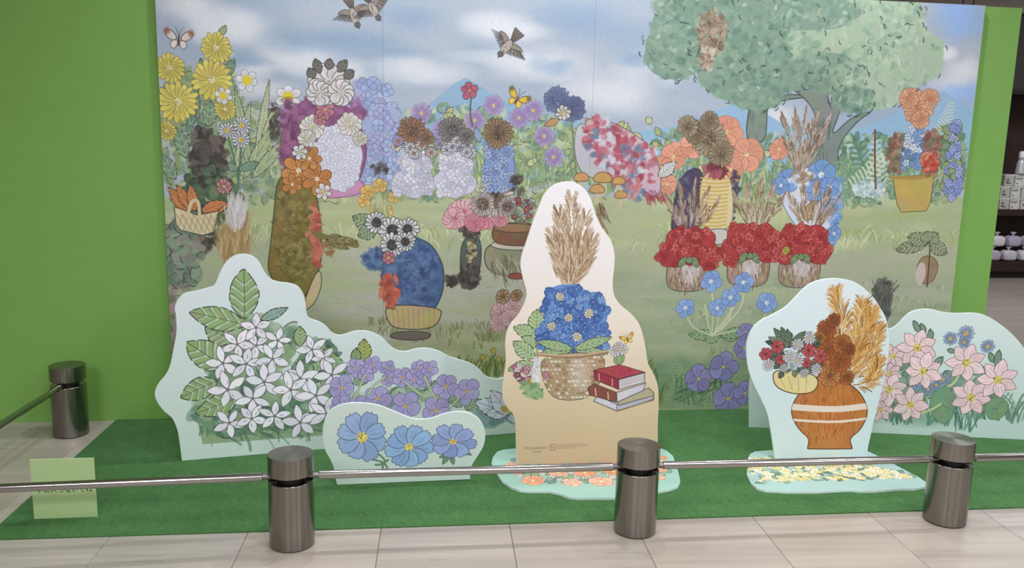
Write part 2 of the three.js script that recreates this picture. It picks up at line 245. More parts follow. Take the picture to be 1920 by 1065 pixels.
  for (const [p, r, n] of [[[0.269, -1.855], 28, 20], [[0.052, -1.753], 27, 18], [[0.244, -1.705], 36, 18], [[0.082, -1.597], 37, 18], [[0.302, -1.568], 20, 18], [[0.025, -1.457], 18, 16]]) flower(g, p, r * q, yel, { n, wide: 0.17, er: 0.18, eye: [222, 212, 160], ink: [120, 108, 60], iw: 0.003, ia: 0.7 });
  for (const [p, r] of [[[0.408, -1.707], 20], [[0.6, -1.632], 24], [[0.294, -1.631], 16]]) flower(g, p, r * q, [226, 228, 232], { n: 6, wide: 0.36, er: 0.42, eye: [228, 206, 60], ink: [110, 110, 100], iw: 0.0025, dots: false });
  for (const [p, r] of [[[0.306, -1.464], 16], [[0.377, -1.491], 17], [[0.372, -1.422], 17]]) flower(g, p, r * q, [228, 230, 240], { n: 13, wide: 0.16, er: 0.26, eye: [220, 190, 70], iw: 0.0025 });
  line(g, [[0.371, -1.383], [0.364, -1.305], [0.35, -1.201]], [88, 122, 102], 0.011); line(g, [[0.312, -1.428], [0.339, -1.331], [0.351, -1.227]], [88, 122, 102], 0.009);
  for (const [b, t] of [[[0.353, -1.279], [0.288, -1.299]], [[0.353, -1.274], [0.456, -1.317]]]) leaf(g, b, t, 16 * q, [110, 148, 122], { iw: 0.003 });

  // hydrangeas
  const hyd = [[168, 182, 220], [176, 176, 214], [184, 196, 226], [160, 176, 216]];
  for (const [p, r] of [[[0.985, -1.592], 50], [[1.05, -1.502], 36], [[0.984, -1.396], 46], [[1.05, -1.318], 40], [[0.936, -1.263], 34]]) { dabs(g, p, r * q, r * q, hyd, 60, 11 * q, 0.95); for (let i = 0; i < 24; i++) { const t = rr(0, TAU), k = Math.sqrt(rnd()) * r * q; flower(g, [p[0] + Math.cos(t) * k, p[1] + Math.sin(t) * k], 12 * q, pick(hyd), { n: 4, wide: 0.62, er: 0.1, eye: [140, 150, 190], ink: [104, 112, 150], iw: 0.0028, dots: false, line2: false }); } }
  // purple asters and their stems
  for (const p of [[1.248, -1.573], [1.609, -1.622], [1.515, -1.545], [1.74, -1.562], [1.872, -1.474], [1.925, -1.37], [1.355, -1.494], [1.813, -1.601]]) { line(g, [p, [p[0] - 0.01, p[1] + 0.15], [p[0] + 0.02, p[1] + 0.32]], [150, 166, 116], 0.009); flower(g, p, 20 * q, [182, 162, 204], { n: 26, wide: 0.1, er: 0.15, eye: [224, 200, 110], ink: [140, 116, 168], iw: 0.0022 }); }
  flower(g, [1.486, -1.691], 17 * q, [186, 92, 118], { n: 5, wide: 0.42, er: 0.12, iw: 0.003 }); line(g, [[1.497, -1.658], [1.488, -1.592], [1.505, -1.513]], [70, 84, 66], 0.006);
  // orange poppies behind
  const ora = [222, 158, 130];
  for (const [p, r] of [[[2.842, -1.518], 34], [[2.962, -1.404], 34], [[2.56, -1.385], 28], [[2.666, -1.448], 26], [[2.5, -1.317], 26], [[2.879, -1.324], 28], [[3.144, -1.436], 22], [[2.534, -1.24], 22]]) flower(g, p, r * q, ora, { n: 6, wide: 0.56, er: 0.14, eye: [224, 206, 150], ink: [172, 108, 84], iw: 0.003 });
  // ferns and bluebells, right
  for (const [b, t, w] of [[[3.709, -1.189], [3.554, -1.507], 40], [[3.648, -1.179], [3.474, -1.392], 40], [[3.586, -1.178], [3.746, -1.426], 34], [[3.74, -1.189], [3.676, -1.509], 30], [[3.834, -1.191], [3.842, -1.399], 30], [[4.06, -1.518], [4.105, -1.718], 20]]) fern(g, b, t, w * q, pick([[96, 138, 112], [124, 162, 128], [206, 218, 198]]));
  dabs(g, [3.673, -1.238], 34 * q, 20 * q, [[196, 214, 226], [214, 226, 230], [150, 180, 190]], 60, 6 * q, 0.9);
  for (const [p, ry] of [[[4.146, -1.534], 24], [[4.147, -1.376], 34], [[4.139, -1.23], 26], [[4.202, -1.289], 26]]) { for (let i = 0; i < 5; i++) leaf(g, p, [p[0] + rr(-0.09, 0.07), p[1] - rr(-0.05, 0.1)], 0.045, pick([[140, 160, 104], [116, 144, 100], [160, 176, 130]]), { iw: 0.003 }); for (let i = 0; i < 9; i++) flower(g, [p[0] + rr(-10, 10) * q, p[1] + rr(-ry, ry) * q], 9 * q, pick([[140, 156, 214], [164, 178, 226]]), { n: 5, wide: 0.45, er: 0.15, ink: [80, 92, 140], iw: 0.0026, line2: false, dots: false }); }

  // --- clumps in the foreground of the painted garden, each an ordinary plant or pot
  const grasses = (p, rx, ry, cols, n, len = 0.05) => strokes(g, p, rx * q, ry * q, cols, n, len, -1.5, 0.006, 0.8, 0.4);
  // dark-leaved shrub, trug of carrots and a straw sheaf
  const DK = [[70, 62, 58], [52, 48, 44], [92, 82, 76], [108, 98, 90]];
  dabs(g, [0.209, -1.338], 30 * q, 52 * q, DK, 170, 9 * q, 0.9, 0.2); dabs(g, [0.212, -1.141], 50 * q, 50 * q, [[84, 112, 84], [64, 92, 70], [102, 128, 96], [56, 56, 48]], 200, 10 * q, 0.9, 0.3);
  dabs(g, [0.153, -0.935], 36 * q, 26 * q, DK, 110, 8 * q, 0.85, 0.2); dabs(g, [0.069, -0.854], 34 * q, 60 * q, [[128, 152, 128], [106, 134, 112], [150, 168, 146], [150, 142, 130]], 200, 12 * q, 0.85, 0.4); dabs(g, [0.005, -0.42], 20 * q, 100 * q, [[150, 152, 132], [176, 140, 152], [120, 132, 104]], 120, 9 * q, 0.8, 0.3);
  flower(g, [0.284, -1.194], 14 * q, [214, 150, 152], { n: 14, wide: 0.3, er: 0.2, iw: 0.003 });
  for (const [b, t] of [[[0.103, -1.061], [0.023, -1.19]], [[0.133, -1.067], [0.058, -1.201]], [[0.141, -1.067], [0.123, -1.202]], [[0.173, -1.054], [0.312, -1.111]], [[0.169, -1.072], [0.295, -1.121]]]) leaf(g, b, t, 20 * q, [206, 132, 76], { light: [226, 168, 112], veins: 3, iw: 0.004 });
  wash(g, [[0.044, -1.092], [0.05, -1.003], [0.069, -0.976], [0.174, -0.951], [0.226, -0.967], [0.255, -1.073], [0.153, -1.051]], [222, 210, 170], { ink: INK, iw: 0.004, angular: true });
  for (let i = 0; i < 8; i++) { const a = [0.052, -1.066], k = i * 10 * q; line(g, [[a[0] + k, a[1] + 0.01], [a[0] + k + 0.05, a[1] + 0.1]], [140, 120, 90], 0.003, 0.8); line(g, [[a[0] + k + 0.03, a[1] + 0.01], [a[0] + k - 0.0, a[1] + 0.1]], [140, 120, 90], 0.003, 0.7); }
  line(g, [[0.107, -1.045], [0.12, -1.119], [0.161, -1.13], [0.163, -1.046]], [216, 204, 164], 0.016);
  grasses([0.32, -0.882], 27, 40, [[190, 162, 112], [168, 140, 92], [206, 182, 136], [150, 120, 80]], 330, 0.09); grasses([0.33, -1.037], 17, 24, [[230, 228, 232], [208, 204, 204], [190, 184, 180]], 170, 0.07);
  // plum heather round a dome of white blossom, a white rose above
  wash(g, oval([0.77, -1.386], 78 * q, 92 * q, 0.05, 20), [150, 92, 132], { vary: 40, amp: 28, ink: [84, 50, 76] }); wash(g, oval([0.804, -1.202], 60 * q, 22 * q, 0.05), [206, 150, 186], { vary: 14, ink: [120, 70, 110] });
  dabs(g, [0.616, -1.414], 22 * q, 80 * q, [[122, 70, 112], [164, 104, 146], [100, 56, 92]], 130, 8 * q, 0.7, 0.2); dabs(g, [0.791, -1.573], 70 * q, 24 * q, [[122, 70, 112], [164, 104, 146]], 110, 8 * q, 0.7, 0.2);
  wash(g, oval([0.837, -1.346], 44 * q, 60 * q, 0.04, 22), [216, 216, 230], { vary: 26, amp: 12, ink: [120, 112, 130] });
  for (let i = 0; i < 70; i++) { const t = rr(0, TAU), k = Math.sqrt(rnd()), p = [0.837, -1.346]; flower(g, [p[0] + Math.cos(t) * k * 42 * q, p[1] + Math.sin(t) * k * 58 * q], 9 * q, [224, 224, 236], { n: 5, wide: 0.5, er: 0.16, eye: [206, 206, 200], ink: [166, 164, 184], iw: 0.0022, line2: false, dots: false }); }
  for (const [p, r] of [[[0.713, -1.494], 22], [[0.894, -1.509], 22], [[0.686, -1.436], 16], [[0.945, -1.442], 14]]) flower(g, p, r * q, [226, 222, 214], { n: 12, wide: 0.34, er: 0.2, eye: [214, 206, 170], ink: [110, 100, 90], iw: 0.003 });
  flower(g, [0.778, -1.578], 18 * q, [206, 130, 150], { n: 6, wide: 0.4, er: 0.14, iw: 0.003 }); flower(g, [0.752, -1.531], 12 * q, [206, 130, 150], { n: 6, wide: 0.4, er: 0.14, iw: 0.003 });
  for (const [p, r] of [[[0.8, -1.702], 38], [[0.753, -1.654], 24], [[0.856, -1.663], 24]]) { flower(g, p, r * q, [222, 218, 218], { n: 11, wide: 0.44, er: 0.24, eye: [206, 200, 190], ink: [92, 86, 84], iw: 0.004 }); }
  for (const [b, t] of [[[0.755, -1.751], [0.731, -1.821]], [[0.842, -1.759], [0.884, -1.821]], [[0.796, -1.768], [0.802, -1.824]], [[0.729, -1.725], [0.699, -1.775]], [[0.87, -1.729], [0.919, -1.772]]]) leaf(g, b, t, 18 * q, [110, 104, 98], { iw: 0.004, light: [170, 164, 156], veins: 3 });
  dabs(g, [0.532, -1.515], 9 * q, 34 * q, DK, 40, 6 * q, 0.8);
  // clipped olive bush with rust lilies
  wash(g, [[0.541, -1.256], [0.644, -1.268], [0.721, -1.206], [0.75, -1.02], [0.752, -0.803], [0.686, -0.679], [0.632, -0.596], [0.477, -0.748], [0.496, -0.883], [0.521, -1.071]], [128, 116, 58], { vary: 50, amp: 20, ink: [66, 60, 34], iw: 0.006 });
  dabs(g, [0.618, -0.965], 38 * q, 95 * q, [[148, 136, 76], [112, 102, 50], [164, 150, 92], [96, 88, 44]], 260, 7 * q, 0.55, 0.1);
  dabs(g, [0.722, -0.952], 9 * q, 62 * q, [[196, 104, 84], [208, 126, 100], [172, 82, 66]], 60, 8 * q, 0.85, 0.2);
  wash(g, [[0.636, -0.555], [0.731, -0.803], [0.756, -0.721], [0.711, -0.596]], [206, 186, 146], { ink: INK, vary: 8 }); dabs(g, [0.785, -0.896], 12 * q, 16 * q, [[150, 112, 70], [180, 140, 92]], 24, 6 * q, 0.85, 0.3);
  for (const [p, r] of [[[0.644, -1.279], 34], [[0.732, -1.238], 30], [[0.697, -1.338], 24], [[0.612, -1.21], 20]]) flower(g, p, r * q, [204, 140, 74], { n: 6, wide: 0.34, er: 0.14, eye: [240, 226, 200], ink: [106, 66, 34], iw: 0.004 });
  flower(g, [0.651, -1.368], 15 * q, [224, 226, 232], { n: 6, wide: 0.36, er: 0.2, iw: 0.003 }); flower(g, [0.762, -1.175], 16 * q, [232, 224, 220], { n: 6, wide: 0.36, er: 0.2, iw: 0.003 });
  line(g, [[0.717, -0.966], [0.796, -0.934], [0.923, -0.908]], [126, 116, 66], 0.03); for (const t of [[0.849, -0.953], [0.888, -0.886], [0.934, -0.927]]) leaf(g, [0.775, -0.934], t, 15 * q, [134, 122, 72], { veins: 3, iw: 0.003 });
  // cowslip
  for (const t of [[0.903, -1.054], [1.13, -1.024], [0.929, -0.954]]) leaf(g, [1.025, -0.995], t, 32 * q, [128, 150, 108], { iw: 0.0035 });
  for (const [p, r] of [[[0.983, -1.178], 14], [[1.042, -1.211], 14], [[0.964, -1.135], 13], [[1.116, -1.153], 13], [[1.023, -1.088], 12], [[1.076, -1.083], 12]]) flower(g, p, r * q, [226, 190, 110], { n: 5, wide: 0.5, er: 0.2, eye: [206, 150, 60], ink: [150, 110, 50], iw: 0.003 });
  strokes(g, [1.052, -1.118], 16 * q, 22 * q, [[190, 196, 150], [150, 160, 110]], 40, 0.05, 1.5, 0.012, 0.85);
  // blue bush in a straw-coloured tub with black-eyed white daisies
  wash(g, oval([1.209, -0.726], 60 * q, 82 * q, 0.04, 20), [76, 104, 150], { vary: 50, amp: 22, ink: [38, 48, 66], iw: 0.006 });
  dabs(g, [1.203, -0.749], 52 * q, 74 * q, [[92, 120, 164], [62, 88, 132], [112, 140, 178], [54, 76, 118]], 300, 8 * q, 0.6, 0.12); dabs(g, [1.024, -0.837], 28 * q, 18 * q, [[76, 104, 150], [98, 126, 168], [56, 80, 120]], 70, 8 * q, 0.85, 0.2);
  wash(g, [[1.067, -0.603], [1.353, -0.585], [1.359, -0.534], [1.315, -0.466], [1.116, -0.467], [1.072, -0.524]], [196, 174, 124], { ink: INK, iw: 0.005, vary: 24 });
  for (let i = 0; i < 9; i++) { const p = [1.103, -0.567]; line(g, [[p[0] + i * 10 * q, p[1] - 0.01], [p[0] + i * 9.4 * q + 0.01, p[1] + 0.09]], [136, 112, 70], 0.003, 0.6); }
  wash(g, oval([1.199, -0.433], 40 * q, 9 * q, 0.05), [116, 106, 96], { ink: INK, vary: 6 });
  dabs(g, [1.094, -0.679], 16 * q, 32 * q, [[196, 96, 74], [212, 120, 92], [170, 78, 60]], 60, 8 * q, 0.9, 0.25);
  for (const [p, r] of [[[1.025, -1.023], 22], [[1.105, -0.985], 26], [[1.181, -0.991], 22], [[1.103, -0.909], 24], [[1.17, -0.926], 20]]) flower(g, p, r * q, [220, 222, 224], { n: 15, wide: 0.2, er: 0.42, eye: [64, 62, 62], iw: 0.0035 });
  flower(g, [1.084, -0.843], 13 * q, [196, 120, 130], { n: 6, wide: 0.44, er: 0.2, iw: 0.003 });
  // dark slate urn with mottled ferns
  wash(g, [[1.459, -0.944], [1.541, -0.972], [1.565, -0.889], [1.551, -0.749], [1.541, -0.681], [1.463, -0.681], [1.45, -0.805]], [86, 92, 92], { ink: INK, iw: 0.005, vary: 20 }); dabs(g, [1.51, -0.878], 9 * q, 32 * q, [[206, 190, 140], [50, 44, 40], [190, 172, 122]], 60, 4 * q, 0.9);
  dabs(g, [1.503, -0.989], 20 * q, 16 * q, DK, 60, 7 * q, 0.85, 0.2); dabs(g, [1.501, -0.743], 20 * q, 22 * q, DK, 60, 7 * q, 0.8, 0.1); dabs(g, [1.407, -0.727], 14 * q, 10 * q, DK, 30, 6 * q, 0.8);
  // peonies, seed heads and a round brown cake on a mossy stump
  wash(g, [[1.571, -0.889], [1.636, -0.929], [1.833, -0.924], [2.06, -0.892], [2.007, -0.778], [1.952, -0.727], [1.725, -0.744], [1.589, -0.772]], [148, 144, 118], { ink: INK, iw: 0.005, vary: 30 });
  strokes(g, [1.723, -0.806], 46 * q, 22 * q, [[96, 92, 74], [190, 186, 164], [120, 118, 92]], 120, 0.05, 1.3, 0.006, 0.7);
  wash(g, oval([1.743, -0.913], 50 * q, 10 * q, 0.02), [206, 196, 180], { ink: INK, vary: 5 });
  wash(g, [[1.613, -1.001], [1.662, -1.029], [1.829, -1.03], [1.875, -0.997], [1.872, -0.93], [1.805, -0.907], [1.665, -0.912], [1.62, -0.934]], [128, 94, 66], { ink: INK, iw: 0.005, vary: 16 }); wash(g, oval([1.735, -1.002], 42 * q, 9 * q, 0.03), [156, 120, 86], { ink: INK, vary: 5 });
  for (const [p, r] of [[[1.468, -1.082], 30], [[1.419, -1.048], 22], [[1.578, -1.061], 26], [[1.524, -1.027], 20], [[1.656, -1.051], 18]]) flower(g, p, r * q, pick([[214, 150, 160], [206, 132, 146], [222, 172, 180]]), { n: 12, wide: 0.42, er: 0.2, eye: [196, 110, 128], ink: [136, 84, 92], iw: 0.003 });
  for (const [p, r] of [[[1.626, -1.152], 38], [[1.564, -1.124], 24], [[1.694, -1.112], 20]]) { flower(g, p, r * q, [206, 198, 192], { n: 28, wide: 0.1, er: 0.5, eye: [112, 94, 80], ink: [84, 76, 72], iw: 0.003 }); }
  for (let i = 0; i < 22; i++) { const p = [1.786, -1.085]; flower(g, [p[0] + rr(-22, 16) * q, p[1] + rr(-24, 20) * q], 7 * q, pick([[176, 80, 96], [206, 206, 214], [154, 70, 84]]), { n: 5, wide: 0.44, er: 0.2, iw: 0.0026, line2: false, dots: false }); }
  dabs(g, [1.786, -1.08], 24 * q, 24 * q, [[92, 104, 84], [120, 130, 104]], 26, 6 * q, 0.7);
  wash(g, oval([1.747, -0.749], 16 * q, 6 * q, 0.05), [150, 84, 68], { ink: INK, vary: 3 });
  // pink roses by the path
  for (const [p, r] of [[[1.673, -0.55], 24], [[1.734, -0.584], 20], [[1.66, -0.498], 18], [[1.724, -0.521], 20]]) flower(g, p, r * q, [206, 172, 172], { n: 10, wide: 0.42, er: 0.22, eye: [186, 140, 140], ink: [140, 104, 104], iw: 0.003 });
  for (const [p, r] of [[[1.679, -0.641], 15], [[1.75, -0.647], 12]]) flower(g, p, r * q, [176, 140, 104], { n: 8, wide: 0.4, er: 0.3, eye: [120, 90, 66], iw: 0.003 });
  // two grey-white hydrangea standards and a delphinium
  for (const [p, top] of [[[1.212, -1.262], [1.201, -1.485]], [[1.422, -1.266], [1.403, -1.495]]]) {
    dabs(g, [p[0], p[1] + 0.09], 0.11, 0.03, FOL, 40, 8 * q, 0.8, 0.2);
    for (const [ox, oy, r] of [[-0.05, 0.03, 0.062], [0.05, 0.04, 0.06], [0, -0.05, 0.07], [0, 0.06, 0.06]]) wash(g, oval([p[0] + ox, p[1] + oy], r, r * 0.92, 0.06), [206, 206, 222], { vary: 10, amp: 14, ink: [140, 138, 152], iw: 0.003 });
    for (let i = 0; i < 60; i++) { const k = rnd(); flower(g, [p[0] + rr(-1, 1) * (0.06 + k * 0.04), p[1] - 0.12 + k * 0.21], 9 * q, pick([[216, 216, 230], [200, 200, 216], [226, 226, 236]]), { n: 4, wide: 0.6, er: 0.12, ink: [150, 148, 168], iw: 0.0022, line2: false, dots: false }); }
    const k = top[0] < 2 && p[0] < 1.4 ? [[150, 112, 82], [112, 84, 64], [206, 196, 190]] : [[128, 124, 122], [92, 88, 88], [210, 208, 210]];
    flower(g, top, 27 * q, k[0], { n: 18, wide: 0.16, er: 0.4, eye: k[1], ink: [62, 54, 50], iw: 0.003 }); for (let i = 0; i < 9; i++) flower(g, [top[0] + rr(-0.1, 0.1), top[1] + rr(0.05, 0.12)], 11 * q, pick([k[2], [182, 162, 204], [216, 214, 226]]), { n: 11, wide: 0.24, er: 0.3, eye: k[0], iw: 0.0025, line2: false }); flower(g, [top[0] + 0.07, top[1] + 0.03], 16 * q, k[0].map((v) => v + 16), { n: 16, wide: 0.17, er: 0.4, eye: k[1], ink: [62, 54, 50], iw: 0.003 });
  }
  wash(g, oval([1.645, -1.307], 30 * q, 46 * q, 0.05), [138, 160, 204], { vary: 20, amp: 18, ink: [76, 88, 124] }); for (let i = 0; i < 60; i++) { const p = [1.645, -1.324]; flower(g, [p[0] + rr(-28, 28) * q, p[1] + rr(-46, 46) * q], 8 * q, pick([[150, 172, 212], [128, 150, 198], [166, 184, 218]]), { n: 5, wide: 0.46, er: 0.18, eye: [120, 100, 90], ink: [90, 102, 142], iw: 0.0024, line2: false, dots: false }); }
  flower(g, [1.636, -1.484], 30 * q, [148, 122, 92], { n: 20, wide: 0.15, er: 0.42, eye: [100, 80, 60], ink: [62, 50, 42], iw: 0.003 }); dabs(g, [1.735, -1.222], 14 * q, 18 * q, DK, 30, 6 * q, 0.8); dabs(g, [1.042, -1.297], 16 * q, 10 * q, DK, 26, 5 * q, 0.7); leaf(g, [1.544, -1.434], [1.521, -1.514], 14 * q, [140, 162, 204], { iw: 0.003 });
  // sloping mound of rose and slate-blue pinks over pale leaves, a blue globe thistle beside it
  wash(g, [[2.032, -1.513], [2.069, -1.554], [2.179, -1.475], [2.268, -1.368], [2.32, -1.245], [2.188, -1.257], [2.074, -1.282], [2.031, -1.391]], [196, 192, 196], { vary: 24, amp: 18, ink: [104, 100, 104] });
  wash(g, [[2.069, -1.565], [2.169, -1.572], [2.318, -1.517], [2.454, -1.421], [2.502, -1.29], [2.502, -1.189], [2.456, -1.166], [2.321, -1.231], [2.241, -1.34], [2.123, -1.452]], [206, 178, 184], { vary: 40, amp: 22, ink: [120, 78, 86], iw: 0.005 });
  for (let i = 0; i < 200; i++) { const k = rnd(), p = [2.103, -1.533], e = [2.453, -1.233], o = rr(-1, 1) * (0.07 + 0.08 * k), x = p[0] + (e[0] - p[0]) * k + o * 0.7, y = p[1] + (e[1] - p[1]) * k - o * 0.8; dabs(g, [x, y], 0.012, 0.012, [pick([[178, 84, 100], [196, 120, 130], [112, 128, 152], [206, 206, 216], [160, 66, 84]])], 3, 7 * q, 0.75); }
  strokes(g, [2.467, -1.189], 20 * q, 10 * q, [[150, 50, 66], [176, 84, 96]], 40, 0.04, 1.0, 0.006, 0.8); leaf(g, [2.485, -1.278], [2.579, -1.358], 26 * q, [212, 212, 216], { iw: 0.004 });
  flower(g, [1.932, -1.657], 26 * q, [112, 124, 160], { n: 24, wide: 0.15, er: 0.4, eye: [92, 102, 142], ink: [60, 66, 96], iw: 0.003 }); flower(g, [2.017, -1.617], 25 * q, [104, 114, 152], { n: 24, wide: 0.15, er: 0.35, eye: [84, 92, 130], ink: [56, 60, 90], iw: 0.003 }); flower(g, [1.968, -1.594], 15 * q, [214, 208, 200], { n: 8, wide: 0.34, er: 0.2, iw: 0.003 });
  leaf(g, [1.952, -1.562], [1.87, -1.527], 13 * q, [196, 140, 80], { iw: 0.003 }); line(g, [[2.013, -1.552], [2.037, -1.364], [2.054, -1.227]], [120, 132, 100], 0.009);
  // tan toadstools in the grass
  for (const [p, r] of [[[2.075, -1.255], 18], [[2.188, -1.251], 22], [[2.162, -1.195], 18], [[2.274, -1.241], 16], [[2.289, -1.169], 16]]) { line(g, [[p[0], p[1]], [p[0], p[1] + r * q * 1.1]], [206, 184, 150], r * q * 0.4); wash(g, [[p[0] - r * q, p[1]], [p[0] - r * q * 0.5, p[1] - r * q * 0.8], [p[0] + r * q * 0.5, p[1] - r * q * 0.8], [p[0] + r * q, p[1]], [p[0], p[1] + r * q * 0.2]], [200, 156, 96], { ink: [106, 72, 40], vary: 6 }); }
  strokes(g, [2.181, -1.034], 14 * q, 40 * q, [[120, 96, 70], [90, 70, 52], [160, 136, 104]], 90, 0.04, 1.2, 0.006, 0.8);
  // striped straw hive between plum shrubs, topped with brown seed heads
  wash(g, [[2.606, -1.291], [2.691, -1.337], [2.734, -1.294], [2.757, -1.04], [2.668, -0.953], [2.573, -0.964], [2.571, -1.094]], [74, 66, 92], { vary: 24, amp: 18, ink: [36, 32, 46] }); dabs(g, [2.634, -1.123], 22 * q, 56 * q, [[92, 82, 112], [60, 52, 78], [110, 100, 128]], 100, 7 * q, 0.6, 0.1); dabs(g, [2.907, -1.184], 10 * q, 50 * q, [[74, 66, 92], [60, 52, 78]], 40, 6 * q, 0.8);
  wash(g, [[2.711, -1.293], [2.809, -1.317], [2.888, -1.285], [2.913, -1.098], [2.902, -1.006], [2.784, -0.994], [2.727, -1.039]], [222, 208, 160], { vary: 10, ink: [104, 92, 60] });
  for (let i = 0; i < 13; i++) { const p = [2.718, -1.277]; line(g, [[p[0], p[1] + i * 7.6 * q], [p[0] + 0.08, p[1] + 0.012 + i * 7.6 * q], [p[0] + 0.155, p[1] + i * 7.6 * q]], [206, 174, 88], 0.009, 0.9); }
  wash(g, oval([2.827, -0.966], 34 * q, 16 * q, 0.06), [206, 200, 196], { ink: INK, vary: 8 }); dabs(g, [2.791, -1.317], 26 * q, 12 * q, [[140, 60, 72], [170, 96, 104], [112, 44, 56]], 50, 7 * q, 0.9, 0.2);
  for (const [p, r] of [[[2.751, -1.483], 38], [[2.821, -1.407], 28], [[2.679, -1.514], 26], [[2.631, -1.541], 22], [[2.745, -1.571], 20]]) flower(g, p, r * q, pick([[158, 140, 112], [142, 122, 94], [170, 154, 128]]), { n: 22, wide: 0.15, er: 0.36, eye: [116, 98, 74], ink: [74, 62, 48], iw: 0.003 });
  // blue and white morning glories with brown rushes
  wash(g, [[3.143, -1.301], [3.236, -1.336], [3.356, -1.344], [3.451, -1.306], [3.51, -1.134], [3.509, -0.959], [3.467, -0.87], [3.297, -0.987], [3.167, -1.159]], [214, 218, 230], { vary: 30, amp: 14, ink: [104, 112, 136] }); dabs(g, [3.489, -1.105], 10 * q, 70 * q, [[132, 168, 216], [110, 148, 204], [160, 188, 226]], 90, 8 * q, 0.85, 0.15);
  for (const [p, r] of [[[3.205, -1.273], 24], [[3.39, -1.305], 30], [[3.368, -1.219], 24], [[3.445, -1.243], 20], [[3.166, -1.244], 18], [[3.455, -1.133], 18], [[3.493, -0.988], 16]]) flower(g, p, r * q, [128, 164, 214], { n: 5, wide: 0.62, er: 0.2, eye: [226, 226, 236], ink: [72, 96, 140], iw: 0.003 });
  for (const f of [-0.35, -0.15, 0.02, 0.2, 0.4]) for (let i = 0; i < 90; i++) { const k = rnd(), a = -1.57 + f, L = 0.36 * (0.1 + 0.9 * k), o = rr(-1, 1) * 0.022 * Math.sin(Math.PI * k), pp = [3.266, -1.274], x = pp[0] + Math.cos(a) * L + o, y = pp[1] + Math.sin(a) * L; line(g, [[x, y], [x + Math.cos(a + o * 20) * 0.035, y + Math.sin(a + o * 20) * 0.035]], pick([[146, 126, 104], [116, 96, 76], [172, 154, 132], [196, 176, 168]]), 0.007, 0.8); } dabs(g, [3.27, -1.289], 26 * q, 14 * q, [[150, 130, 104], [220, 222, 230]], 40, 7 * q, 0.8);
  wash(g, [[3.287, -1.103], [3.348, -1.161], [3.372, -1.173], [3.362, -1.074], [3.322, -1.045]], [190, 152, 92], { ink: [92, 66, 36], vary: 8 });
  // three earthen pots of scarlet geraniums with rushes rising from them
  for (const [p, w, lean] of [[[2.683, -0.896], 44, -0.03], [[3.022, -0.921], 46, 0.0], [[3.315, -0.917], 46, 0.02]]) {
    for (const f of [-0.5, -0.22, 0.05, 0.3, 0.55]) for (let i = 0; i < 70; i++) { const k = rnd(), a = -1.57 + f, L = 0.33 * (0.25 + 0.75 * k) * (1 - 0.3 * Math.abs(f)), o = rr(-1, 1) * 0.02 * Math.sin(Math.PI * k), x = p[0] + 0.02 + lean + Math.cos(a) * L + o, y = p[1] - 0.03 + Math.sin(a) * L; line(g, [[x, y], [x + Math.cos(a + o * 20) * 0.03, y + Math.sin(a + o * 20) * 0.03]], pick([[152, 128, 102], [120, 98, 76], [178, 156, 132], [196, 178, 166]]), 0.006, 0.8); }
    const b = [p[0], p[1] + 0.13]; wash(g, [[b[0] - 0.11, b[1] - 0.1], [b[0] + 0.11, b[1] - 0.1], [b[0] + 0.12, b[1] + 0.03], [b[0] + 0.09, b[1] + 0.1], [b[0] - 0.1, b[1] + 0.1], [b[0] - 0.13, b[1] + 0.02]], [168, 146, 124], { vary: 30, ink: INK });
    strokes(g, b, 40 * q, 32 * q, [[130, 104, 80], [186, 164, 140], [110, 86, 66], [214, 206, 202]], 240, 0.03, 1.5, 0.005, 0.7); strokes(g, [b[0] + 0.01, b[1] - 0.06], 18 * q, 34 * q, [[220, 212, 212], [196, 188, 188]], 130, 0.04, 1.5, 0.007, 0.7);
    for (const [ox, oy, r] of [[-0.1, 0.03, 0.075], [0.1, 0.03, 0.075], [-0.07, -0.05, 0.07], [0.07, -0.05, 0.07], [0, 0, 0.07], [0.0, -0.07, 0.05]]) { const c = [p[0] + ox, p[1] + oy]; wash(g, oval(c, r, r * 0.95, 0.1), [176, 62, 62], { vary: 8, ink: [96, 30, 34], iw: 0.003 }); for (let i = 0; i < 15; i++) { const t = rr(0, TAU), k = Math.sqrt(rnd()) * r; flower(g, [c[0] + Math.cos(t) * k, c[1] + Math.sin(t) * k], 9 * q, pick([[190, 74, 72], [164, 50, 54], [204, 96, 90]]), { n: 5, wide: 0.5, er: 0.14, eye: [120, 30, 36], ink: [120, 36, 40], iw: 0.0024, line2: false, dots: false }); } }
    for (const [ox, oy] of [[-0.06, 0.1], [0.05, 0.1], [0, 0.08]]) leaf(g, [p[0] + ox * 0.3, p[1] + 0.04], [p[0] + ox, p[1] + oy], 0.04, [120, 146, 100], { iw: 0.003, veins: 2 });
  }
  flower(g, [3.225, -0.893], 9 * q, [226, 206, 90], { n: 9, wide: 0.3, er: 0.2, iw: 0.0025 });
  // terracotta and straw pot of coral dahlias on the right
  wash(g, [[3.803, -1.3], [4.046, -1.316], [4.04, -1.158], [4.019, -1.117], [3.874, -1.109], [3.845, -1.15]], [196, 168, 98], { vary: 20, ink: [96, 78, 40], angular: true }); line(g, [[3.791, -1.3], [3.923, -1.291], [4.059, -1.316]], [172, 142, 76], 0.02);
  dabs(g, [3.821, -1.427], 24 * q, 40 * q, [[156, 112, 96], [126, 84, 70], [172, 130, 110], [104, 110, 80]], 110, 8 * q, 0.85, 0.25); dabs(g, [4.008, -1.431], 22 * q, 42 * q, [[156, 112, 96], [126, 84, 70], [172, 130, 110], [104, 110, 80]], 100, 8 * q, 0.85, 0.25);
